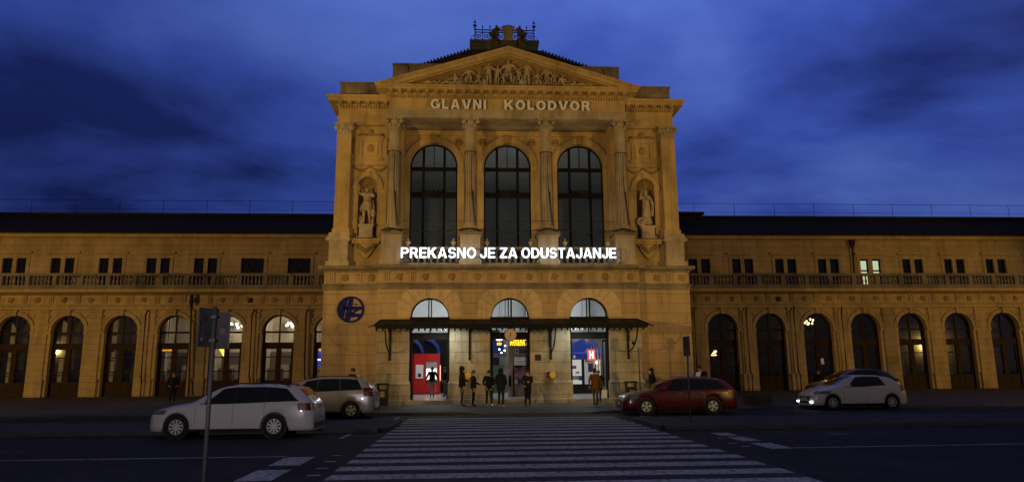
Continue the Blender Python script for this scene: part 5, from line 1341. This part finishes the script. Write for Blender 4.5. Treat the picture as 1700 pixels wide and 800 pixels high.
def car(label, loc, rz, P, paintm, rim='spoke5'):
    root = thing('parked_car', label, 'car', loc, 'cars in front of the station', rz, local=True)
    T,B,W = P['T'],P['B'],P['W']; L = P['L']; G0 = .20; wr = P.get('wr',.32); wx = P['wx']; ar = wr+.05
    c0,c1 = P['cab']; k0,k1 = P['tail']       # windscreen base/top, tailgate top/base
    Rw = P.get('roofw',.61)
    def Rf(x):
        if x < c0: return cr(W,x)*.80
        if x < c1: return (cr(W,c0)*.80)+(Rw-cr(W,c0)*.80)*((x-c0)/(c1-c0))
        if x < k0: return Rw
        return Rw+(min(.72,cr(W,k1)*.92)-Rw)*min(1,(x-k0)/(k1-k0))
    def G(x):
        g = G0
        for w in wx:
            d = abs(x-w)
            if d < ar: g = max(g, wr+math.sqrt(ar*ar-d*d))
        return g
    def prof(x):
        t,bz,w,r = cr(T,x),min(cr(B,x),cr(T,x)-.035),cr(W,x),Rf(x)
        g = G(x); gm = max(g+.015,(G0+bz)/2+.04); r = min(r,w*.95)
        return [(0,g if g > G0 else G0),(w*.80,g if g > G0 else G0-.01),(w*.955,max(g,G0+.01)),(w*.99,max(g+.008,G0+.12)),(w,gm),(w*.985,(gm+bz)/2+.02),(w*.965,bz),
                (w*.965+(r-w*.965)*.5,bz+(t-.055-bz)*.52),(r,t-.055),(r*.93,t-.022),(r*.6,t-.006),(0,t)]
    def side_y(x,z):
        p = prof(x)[2:9]
        for a,c in zip(p,p[1:]):
            if a[1] <= z <= c[1]: return a[0]+(c[0]-a[0])*((z-a[1])/max(1e-6,c[1]-a[1]))
        return p[0][0] if z < p[0][1] else p[-1][0]
    def top_z(x,y):
        p = prof(x)[8:]; y = abs(y)
        for a,c in zip(p,p[1:]):
            if c[0] <= y <= a[0]: return c[1]+(a[1]-c[1])*((y-c[0])/max(1e-6,a[0]-c[0]))
        return p[0][1]
    xs_ = set([0.0,L,.02,.05,L-.02,L-.05])
    n = int(L/.09)
    for k in range(n+1): xs_.add(L*k/n)
    for w in wx:
        for k in range(-8,9): xs_.add(w+ar*math.sin(k*math.pi/16)*.999)
    xs_ = sorted(xs_); vs = []; K = 12
    for x in xs_:
        pr = prof(x)
        vs += [(x,-y,z) for y,z in pr] + [(x,y,z) for y,z in pr[-2:0:-1]]
    m = 2*K-2; fs = []; mi = []
    b = MB()
    for i in range(len(xs_)-1):
        for k in range(m):
            f = (i*m+k,i*m+(k+1)%m,(i+1)*m+(k+1)%m,(i+1)*m+k)
            b.f.append(list(f)); low = k in (0,m-1); b.m.append(1 if low else 0); b.sm.append(True)
    b.f.append(list(range(m-1,-1,-1))); b.m.append(0); b.sm.append(False)
    b.f.append(list(range((len(xs_)-1)*m,len(xs_)*m))); b.m.append(0); b.sm.append(False)
    b.v = vs
    # black wheel housings behind the wheels
    for w in wx:
        for s in (-1,1):
            yy = sorted((s*(cr(W,w)*.955-.02),s*.45)); b.disc(w,wr+.02,ar-.005,yy[0],yy[1],24,1)
    b.build('body', [paintm,TRIM], root, local=True)
    def patch(name, mt, xb, xt, zb, zt, off=.006, parent=None, nu=10, nv=4, sides=(-1,1)):
        out = []
        for s in sides:
            b = MB(); vs = []
            for j in range(nv+1):
                v = j/nv
                for i in range(nu+1):
                    u = i/nu; xa = xb[0]+(xb[1]-xb[0])*u; xc = xt[0]+(xt[1]-xt[0])*u; x = xa+(xc-xa)*v
                    z0 = zb(x) if callable(zb) else zb; z1 = zt(x) if callable(zt) else zt; z = z0+(z1-z0)*v
                    vs.append((x,s*(side_y(x,z)+off),z))
            b.add(vs,[(j*(nu+1)+i,j*(nu+1)+i+1,(j+1)*(nu+1)+i+1,(j+1)*(nu+1)+i) for j in range(nv) for i in range(nu)],0,True)
            out.append(b.build(name, mt, parent or root, local=True))
        return out
    def topstrip(name, mt, x0, x1, f0, f1, off=.006):
        b = MB(); nu,nv = 8,10; vs = []
        for i in range(nu+1):
            x = x0+(x1-x0)*i/nu; f = f0+(f1-f0)*i/nu
            for j in range(nv+1):
                y = prof(x)[8][0]*f*(-1+2*j/nv); vs.append((x,y,top_z(x,y)+off))
        b.add(vs,[(i*(nv+1)+j,i*(nv+1)+j+1,(i+1)*(nv+1)+j+1,(i+1)*(nv+1)+j) for i in range(nu) for j in range(nv)],0,True)
        return b.build(name, mt, root, local=True)
    bl = lambda x: min(cr(B,x),cr(T,x)-.035)+.012
    tl = lambda x: cr(T,x)-.085
    wi = P['win']; patch('window_trim', TRIM, (wi[0][0]-.03,wi[-1][1]+.02), (wi[0][2]-.03,wi[-1][3]+.02), lambda q: bl(q)-.008, lambda q: tl(q)+.012, .003, None, 24)
    for (a0,a1,d0,d1) in wi: patch('side_window', CARGL, (a0,a1), (d0,d1), bl, tl)
    topstrip('windscreen', CARGL, c0+.05, c1-.03, .93, .97)
    topstrip('rear_window', CARGL, k0+.06, k0+(k1-k0)*.62, .88, .92)
    for x in P['seams']: patch('door_gap', SEAM, (x-.004,x+.004), (x-.004,x+.004), lambda q: max(G(q)+.02,.30), lambda q: bl(q)-.02, .003, None, 1, 6)
    for (x,z) in P['handles']: 
        for h in patch('door_handle', CHROME if P.get('chrome') else paintm, (x-.09,x+.09),(x-.09,x+.09),z-.014,z+.014,.026,None,2,1): pass
    patch('sill_trim', TRIM, (wx[0]+ar+.01,wx[1]-ar-.01),(wx[0]+ar+.01,wx[1]-ar-.01),.205,.27,.006)
    for (a0,a1,d0,d1,z0,z1) in P['head']: patch('headlight', LENS, (a0,a1),(d0,d1),z0,z1,.008)
    for (a0,a1,d0,d1,z0,z1) in P['rear']: patch('tail_light', REDL, (a0,a1),(d0,d1),z0,z1,.008)
    def xrear(z):
        q = L
        while q > L-1.2 and cr(T,q) < z: q -= .01
        return q
    for s in (-1,1):
        b = MB(); z0,z1 = P['rear'][0][4],P['rear'][0][5]; y0,y1 = sorted((s*.50,s*cr(W,L-.03)*.97))
        b.add([(xrear(z0)+.012,y0,z0),(xrear(z0)+.012,y1,z0),(xrear(z1)+.012,y1,z1),(xrear(z1)+.012,y0,z1),(L-.3,y0,z0),(L-.3,y1,z0),(L-.3,y1,z1),(L-.3,y0,z1)],[(0,1,2,3),(0,4,5,1),(1,5,6,2),(2,6,7,3),(3,7,4,0)])
        b.build('tail_light', REDL, root, local=True)
        # mirrors
        mx,mz = P['mirror']; b = MB(); yy = side_y(mx,mz); b.ball((mx+.02,s*(yy+.13),mz+.03),.075,.10,.07,10); b.tube([(mx,s*(yy-.02),mz-.02),(mx+.02,s*(yy+.1),mz)],.025,6)
        b.build('wing_mirror', P.get('mirm',paintm), root, local=True)
        if P.get('rails'):
            x0,x1 = P['rails']; b = MB(); b.tube([(x0+(x1-x0)*k/10, s*(Rf(x0+(x1-x0)*k/10)*.9), cr(T,x0+(x1-x0)*k/10)-.03+(.055 if 0<k<10 else 0)) for k in range(11)],.018,6); b.build('roof_rail', P.get('railm',CHROME), root, local=True)
    b = MB(); b.box(xrear(.78)+.0,xrear(.78)+.022,-.26,.26,P['platez'],P['platez']+.11); b.build('number_plate', PLT, root, local=True)
    b = MB(); b.box(L-.04,L+.012,-.62,.62,.24,.40); b.build('rear_bumper_trim', TRIM, root, local=True)
    b = MB(); zf = cr(T,0); b.box(-.012,.05,-.46,.46,zf-.20,zf-.06); b.box(-.012,.05,-.50,.50,.26,.36); b.build('grille', TRIM, root, local=True)
    b = MB(); b.box(-.03,-.013,-.26,.26,.40,.51); b.build('number_plate', PLT, root, local=True)
    for s in (-1,1):
        b = MB(); b.add([(-.008,s*.40,zf-.11),(-.008,s*cr(W,0)*.98,zf-.13),(-.008,s*cr(W,0)*.98,zf-.03),(-.008,s*.40,zf-.05)],[(0,1,2,3)]); b.build('headlight', LENS, root, local=True)
        if P.get('drl'):
            b = MB(); b.box(-.03,.03,min(s*.52,s*.70),max(s*.52,s*.70),.30,.37); b.build('running_light', P['drl'], root, local=True)
            b = MB(); b.ball((.04,s*.50,zf-.08),.035,.035,.03,8); b.build('position_lamp', emis('teal_position_lamp',(.35,.8,.9),.8) if 'teal_position_lamp' not in bpy.data.materials else bpy.data.materials['teal_position_lamp'], root, local=True)
    for w in wx:
        for s in (-1,1):
            yo = cr(W,w)*.965; y0 = yo-.2
            b = MB(); prof_ = [(wr*.60,-.02),(wr*.64,0.0),(wr*.93,.006),(wr,-.03),(wr,-.17),(wr*.93,-.2),(wr*.6,-.2)]
            n = 32; vs = []
            for (r,d) in prof_:
                for k in range(n):
                    a = 2*math.pi*k/n; vs.append((w+r*math.cos(a),s*(yo+d),wr+r*math.sin(a)))
            b.add(vs,[(i*n+k,i*n+(k+1)%n,(i+1)*n+(k+1)%n,(i+1)*n+k) for i in range(len(prof_)-1) for k in range(n)],0,True)
            wh = b.build('wheel', TYRE, root, local=True)
            b = MB(); yf = s*(yo-.012); yb = s*(yo-.05)
            def rp(pts,y0_,y1_,mm=0): b.prism([(w+u,wr+v) for u,v in pts],min(y0_,y1_),max(y0_,y1_),mm)
            for k in range(28):
                a0,a1 = 2*math.pi*k/28,2*math.pi*(k+1)/28; r0,r1 = wr*.57,wr*.65
                rp([(r0*math.cos(a0),r0*math.sin(a0)),(r1*math.cos(a0),r1*math.sin(a0)),(r1*math.cos(a1),r1*math.sin(a1)),(r0*math.cos(a1),r0*math.sin(a1))],yf,yb)
            ns = {'spoke5':5,'spoke10':10,'spoke7':7}[rim]; tw = rnd.uniform(0,1)
            for k in range(ns):
                a = 2*math.pi*k/ns+tw
                for da in ((-.16,.16) if ns == 5 else (0,)):
                    h0,h1 = (.018,.030) if ns == 5 else (.016,.026); ca,sa = math.cos(a),math.sin(a); cb_,sb_ = math.cos(a+da*1.2),math.sin(a+da*1.2)
                    rp([(wr*.1*ca-h0*sa,wr*.1*sa+h0*ca),(wr*.1*ca+h0*sa,wr*.1*sa-h0*ca),(wr*.6*cb_+h1*sb_,wr*.6*sb_-h1*cb_),(wr*.6*cb_-h1*sb_,wr*.6*sb_+h1*cb_)],yf-s*.006,yb)
            b.disc(w,wr,wr*.17,min(yf,yb),max(yf,yb)+0.0,14); 
            b.build('rim', ALLOY, wh, local=True)
            b = MB(); b.disc(w,wr,wr*.60,min(s*(yo-.06),s*(yo-.10)),max(s*(yo-.06),s*(yo-.10)),24); b.build('brake_disc', TRIM, wh, local=True)
    return root
EST = dict(L=4.66, wx=(.90,3.60), wr=.325, cab=(1.22,2.02), tail=(4.16,4.58),
    T=[(0,.60),(.06,.70),(.25,.79),(.7,.90),(1.22,.99),(1.6,1.20),(2.02,1.39),(2.5,1.455),(3.2,1.455),(3.8,1.41),(4.16,1.355),(4.40,1.16),(4.58,.97),(4.64,.80),(4.66,.55)],
    B=[(0,.55),(.3,.74),(.8,.84),(1.3,.905),(2.5,.935),(4.0,.985),(4.45,.99),(4.60,.90),(4.66,.5)],
    W=[(0,.62),(.08,.74),(.3,.83),(.8,.89),(1.5,.905),(3.7,.905),(4.2,.88),(4.5,.83),(4.62,.76),(4.66,.70)],
    win=((1.55,2.43,2.10,2.46),(2.48,3.30,2.51,3.26),(3.35,4.24,3.31,3.84)), seams=(1.42,2.45,3.32), handles=((2.28,.84),(3.18,.86)), mirror=(1.62,.97),
    head=((.10,.55,.20,.62,.66,.78),), rear=((4.25,4.60,4.22,4.56,.74,.94),), rails=(2.2,3.95), platez=.80)
WHITEPT = carpaint('white_car_paint', (0.62,0.60,0.62)); SILVERPT = carpaint('silver_car_paint', (0.32,0.33,0.40), .3, .35); REDPT = carpaint('dark_red_car_paint', (0.080,0.003,0.006), .28); WARMW = carpaint('warm_white_car_paint', (0.62,0.58,0.54)); BLKPT = carpaint('black_car_paint', (0.008,0.008,0.011), .2)
E1 = dict(EST); E1['railm'] = TRIM; E1['W'] = [(0,.42),(.06,.58),(.2,.74),(.5,.85)]+EST['W'][3:]
car('white estate car with silver multi-spoke wheels parked in front of the left traffic island', (-10.82,-16.0,0), R(-1.5), E1, WHITEPT, 'spoke10').scale = (.97,.97,.985)
MPV = dict(L=4.47, wx=(.88,3.58), wr=.315, cab=(.95,1.95), tail=(4.02,4.40), roofw=.66,
    T=[(0,.66),(.06,.76),(.3,.88),(.7,1.0),(.95,1.08),(1.4,1.36),(1.95,1.52),(2.5,1.585),(3.3,1.58),(3.8,1.54),(4.02,1.49),(4.25,1.25),(4.40,1.0),(4.45,.80),(4.47,.5)],
    B=[(0,.60),(.3,.82),(.9,.98),(2.2,1.02),(4.0,1.08),(4.3,1.06),(4.42,.9),(4.47,.45)],
    W=[(0,.62),(.08,.74),(.3,.83),(.8,.88),(1.5,.90),(3.6,.90),(4.1,.87),(4.35,.83),(4.44,.76),(4.47,.70)],
    win=((1.35,2.20,1.85,2.25),(2.28,3.10,2.32,3.06),(3.18,3.98,3.12,3.76)), seams=(1.25,2.25,3.15), handles=((2.05,.93),(3.0,.95)), mirror=(1.42,1.06),
    head=((.12,.6,.25,.7,.72,.86),), rear=((4.05,4.40,4.02,4.33,.84,1.16),), rails=(2.0,3.8), platez=.72, railm=TRIM)
car('silver people carrier parked at the kerb behind the white estate car', (-10.22,-8.05,0), R(0), MPV, SILVERPT, 'spoke5')
E3 = dict(EST); E3['L'] = 4.62; E3['chrome'] = True; E3['rails'] = (2.2,3.7)
car('dark red estate car with chrome window line parked right of the crossing', (4.0,-7.95,0), R(1.0), E3, REDPT, 'spoke5')
HB = dict(L=4.28, wx=(.86,3.50), wr=.315, cab=(1.05,2.0), tail=(3.68,4.18), mirm=WARMW,
    T=[(0,.62),(.06,.72),(.25,.82),(.65,.92),(1.05,1.02),(1.5,1.25),(2.0,1.42),(2.4,1.475),(3.0,1.46),(3.5,1.39),(3.68,1.34),(3.95,1.15),(4.18,.98),(4.25,.8),(4.28,.5)],
    B=[(0,.57),(.3,.76),(1.1,.93),(2.2,.96),(3.6,1.04),(4.05,1.03),(4.2,.9),(4.28,.45)],
    W=[(0,.62),(.08,.74),(.3,.83),(.8,.89),(1.5,.905),(3.4,.905),(3.9,.86),(4.2,.78),(4.28,.70)],
    win=((1.48,2.35,2.05,2.40),(2.42,3.25,2.46,3.10)), seams=(1.35,2.38,3.25), handles=((2.22,.86),(3.1,.89)), mirror=(1.55,.98),
    head=((.10,.72,.22,.80,.68,.80),), rear=((3.95,4.22,3.92,4.15,.78,1.0),), platez=.74, drl=emis('running_light_glow',(.85,.93,1.0),5.0))
car('white hatchback with lit running lights at the right kerb', (12.74,-5.85,0), R(0), HB, WARMW, 'spoke7')
E5 = dict(HB); E5.pop('drl'); E5['mirm'] = BLKPT
def lift(p, k): return [(x,z*k) for x,z in p]
E5['T'] = lift(HB['T'],1.10); E5['B'] = lift(HB['B'],1.10)
car('black car parked on the pavement behind the white hatchback', (14.6,-2.6,PZ), R(0), E5, BLKPT, 'spoke7')

# ================================================================== PEOPLE
TK = dict(elr=(.22,-.06,1.16),wrr=(.16,-.30,1.10))
def bag(o):
    b = MB(); b.prism([(.20,.30),(.44,.30),(.46,.72),(.18,.72)],-.12,.06); b.tube([(.24,-.03,.72),(.27,-.05,.86),(.37,-.05,.86),(.40,-.03,.72)],.012,4)
    b.build('white_bag', WHITEP, o, local=True)
def mask(o):
    b = MB(); b.ball((0,-.10,1.595),.055,.035,.045,8); b.build('white_mask', WHITEP, o, local=True)
def paper(o):
    b = MB(); b.add([(-.12,-.42,1.22),(.14,-.42,1.22),(.14,-.30,1.42),(-.12,-.30,1.42),(-.12,-.41,1.22),(.14,-.41,1.22),(.14,-.29,1.42),(-.12,-.29,1.42)],[(0,1,2,3),(7,6,5,4),(0,4,5,1),(1,5,6,2),(2,6,7,3),(3,7,4,0)]); b.build('white_paper', WHITEP, o, local=True)
def std(top, leg, shoe): return [top, SKINM, leg, shoe]
GP = 'people outside the station doors'
hold = dict(elr=(.23,-.10,1.16),wrr=(.10,-.32,1.18),ell=(-.23,-.10,1.16),wrl=(-.08,-.32,1.18))
pock = dict(elr=(.28,.06,1.16),wrr=(.20,-.07,.98),ell=(-.28,.06,1.16),wrl=(-.20,-.07,.98))
walk = dict(knr=(.10,-.17,.52),anr=(.10,-.26,.12),knl=(-.10,.06,.50),anl=(-.10,.27,.13),elr=(.25,.10,1.16),wrr=(.25,.08,.92),ell=(-.25,-.04,1.15),wrl=(-.24,-.20,.93))
person('tall hooded man in grey jeans and black jacket facing right at the pier', (-2.47,-2.15,PZ), R(95), TK, std(BLACKC,JEANS,BLKSH), 1.88, hood=BLACKC, coat=(BLACKC,1.40,.84,.19,.16), group=GP)
person('man in black with one arm held out, facing right beside the tall hooded man', (-1.92,-2.25,PZ), R(80), dict(elr=(.22,-.08,1.15),wrr=(.14,-.34,1.05)), std(BLACKC,BLACKC,BLKSH), 1.70, hair=HAIRL, coat=(BLACKC,1.40,.88,.185,.15), group=GP)
person('dark-jacketed man with white shoes facing the street, left of the middle door', (-1.18,-2.35,PZ), R(10), dict(pock,knr=(.12,-.02,.5),anr=(.16,0,.09)), std(BLACKC,DJEAN,WHITES), 1.70, bulk=1.08, coat=(NAVYC,1.42,.84,.20,.165), group=GP)
person('man in a bulky hooded black jacket and white shoes, back turned before the middle door', (-.62,-3.1,PZ), R(150), dict(pock), std(BLACKC,DGREYC,WHITES), 1.76, hood=BLACKC, bulk=1.15, coat=(BLACKC,1.44,.80,.22,.18), group=GP)
person('person in black standing alone with hands raised to the jacket, right of the middle door', (.63,-3.35,PZ), R(-8), dict(hold,ell=(-.30,.02,1.18),wrl=(-.18,-.16,1.02),knr=(.09,-.02,.5),anr=(.09,.0,.09)), std(BLACKC,BLACKC,BLKSH), 1.70, coat=(BLACKC,1.42,.86,.195,.16), group=GP)
person('person in an ochre coat and beige trousers walking away at the right door', (3.81,-3.4,PZ), R(160), walk, std(OCHRE,BEIGE,BLKSH), 1.74, coat=(OCHRE,1.42,.78,.21,.18), group=GP)
person('dark-clothed woman with a white bag on the step of the right door', (4.42,-1.0,PZ), R(-20), dict(walk,elr=(.27,0,1.15),wrr=(.30,-.02,.90)), std(BLACKC,BLACKC,BLKSH), 1.66, hair=HAIRL, coat=(BLACKC,1.40,.72,.19,.17), extra=bag, group=GP)
person('man in a dark jacket and light jeans walking out in front of the red kiosk', (-4.33,5.3,.32), R(0), dict(walk,elr=(.30,.02,1.18),wrr=(.40,-.04,.95),ell=(-.30,.02,1.18),wrl=(-.42,-.06,.97),knr=(.09,-.08,.51),anr=(.09,-.1,.1),anl=(-.09,.12,.1)), std(BLACKC,LJEAN,BLKSH), 1.74, coat=(BLACKC,1.42,.92,.18,.15), group='people inside the hall')
person('person in black by the right jamb inside the left door', (-3.62,6.5,.32), R(-60), pock, std(BLACKC,JEANS,BLKSH), 1.72, coat=(BLACKC,1.42,.82,.19,.16), group='people inside the hall')
person('stout person in a long black coat by the leftmost arcade door', (-18.5,3.6,.2), R(20), pock, std(BLACKC,BLACKC,BLKSH), 1.70, hair=HAIRL, bulk=1.2, coat=(BLACKC,1.44,.55,.26,.21), group='people along the wings')
person('person reading a white paper behind the silver people carrier', (-7.68,-2.6,PZ), R(70), dict(hold,chin=(0,-.05,1.55),face=(0,-.06,1.615),crown=(0,-.05,1.685)), std(NAVYC,DJEAN,BLKSH), 1.86, extra=paper, coat=(NAVYC,1.42,.86,.19,.16), group='people along the wings')
person('person in a black coat and white face mask facing left by the right litter bin', (6.85,-2.2,PZ), R(-75), pock, std(BLACKC,BLACKC,BLKSH), 1.72, hood=BLACKC, extra=mask, coat=(BLACKC,1.44,.70,.20,.17), group='people along the wings')
person('person bending over something white behind the red car roof', (9.2,-3.0,PZ), R(-60), dict(hold,chest=(0,-.10,1.30),shr=(.185,-.12,1.40),shl=(-.185,-.12,1.40),neck0=(0,-.15,1.42),neck=(0,-.19,1.47),chin=(0,-.23,1.51),face=(0,-.26,1.57),crown=(0,-.26,1.64),elr=(.23,-.2,1.14),wrr=(.10,-.40,1.16),ell=(-.23,-.2,1.14),wrl=(-.08,-.40,1.16)), std(BLACKC,DJEAN,BLKSH), 1.90, bulk=1.1, extra=paper, coat=(BLACKC,1.36,.82,.21,.19), group='people along the wings')
person('dim figure in black standing left of the white hatchback bonnet', (16.55,.3,.12), R(-40), pock, std(BLACKC,BLACKC,BLKSH), 1.62, bulk=1.1, coat=(BLACKC,1.42,.75,.22,.18), group='people along the wings')
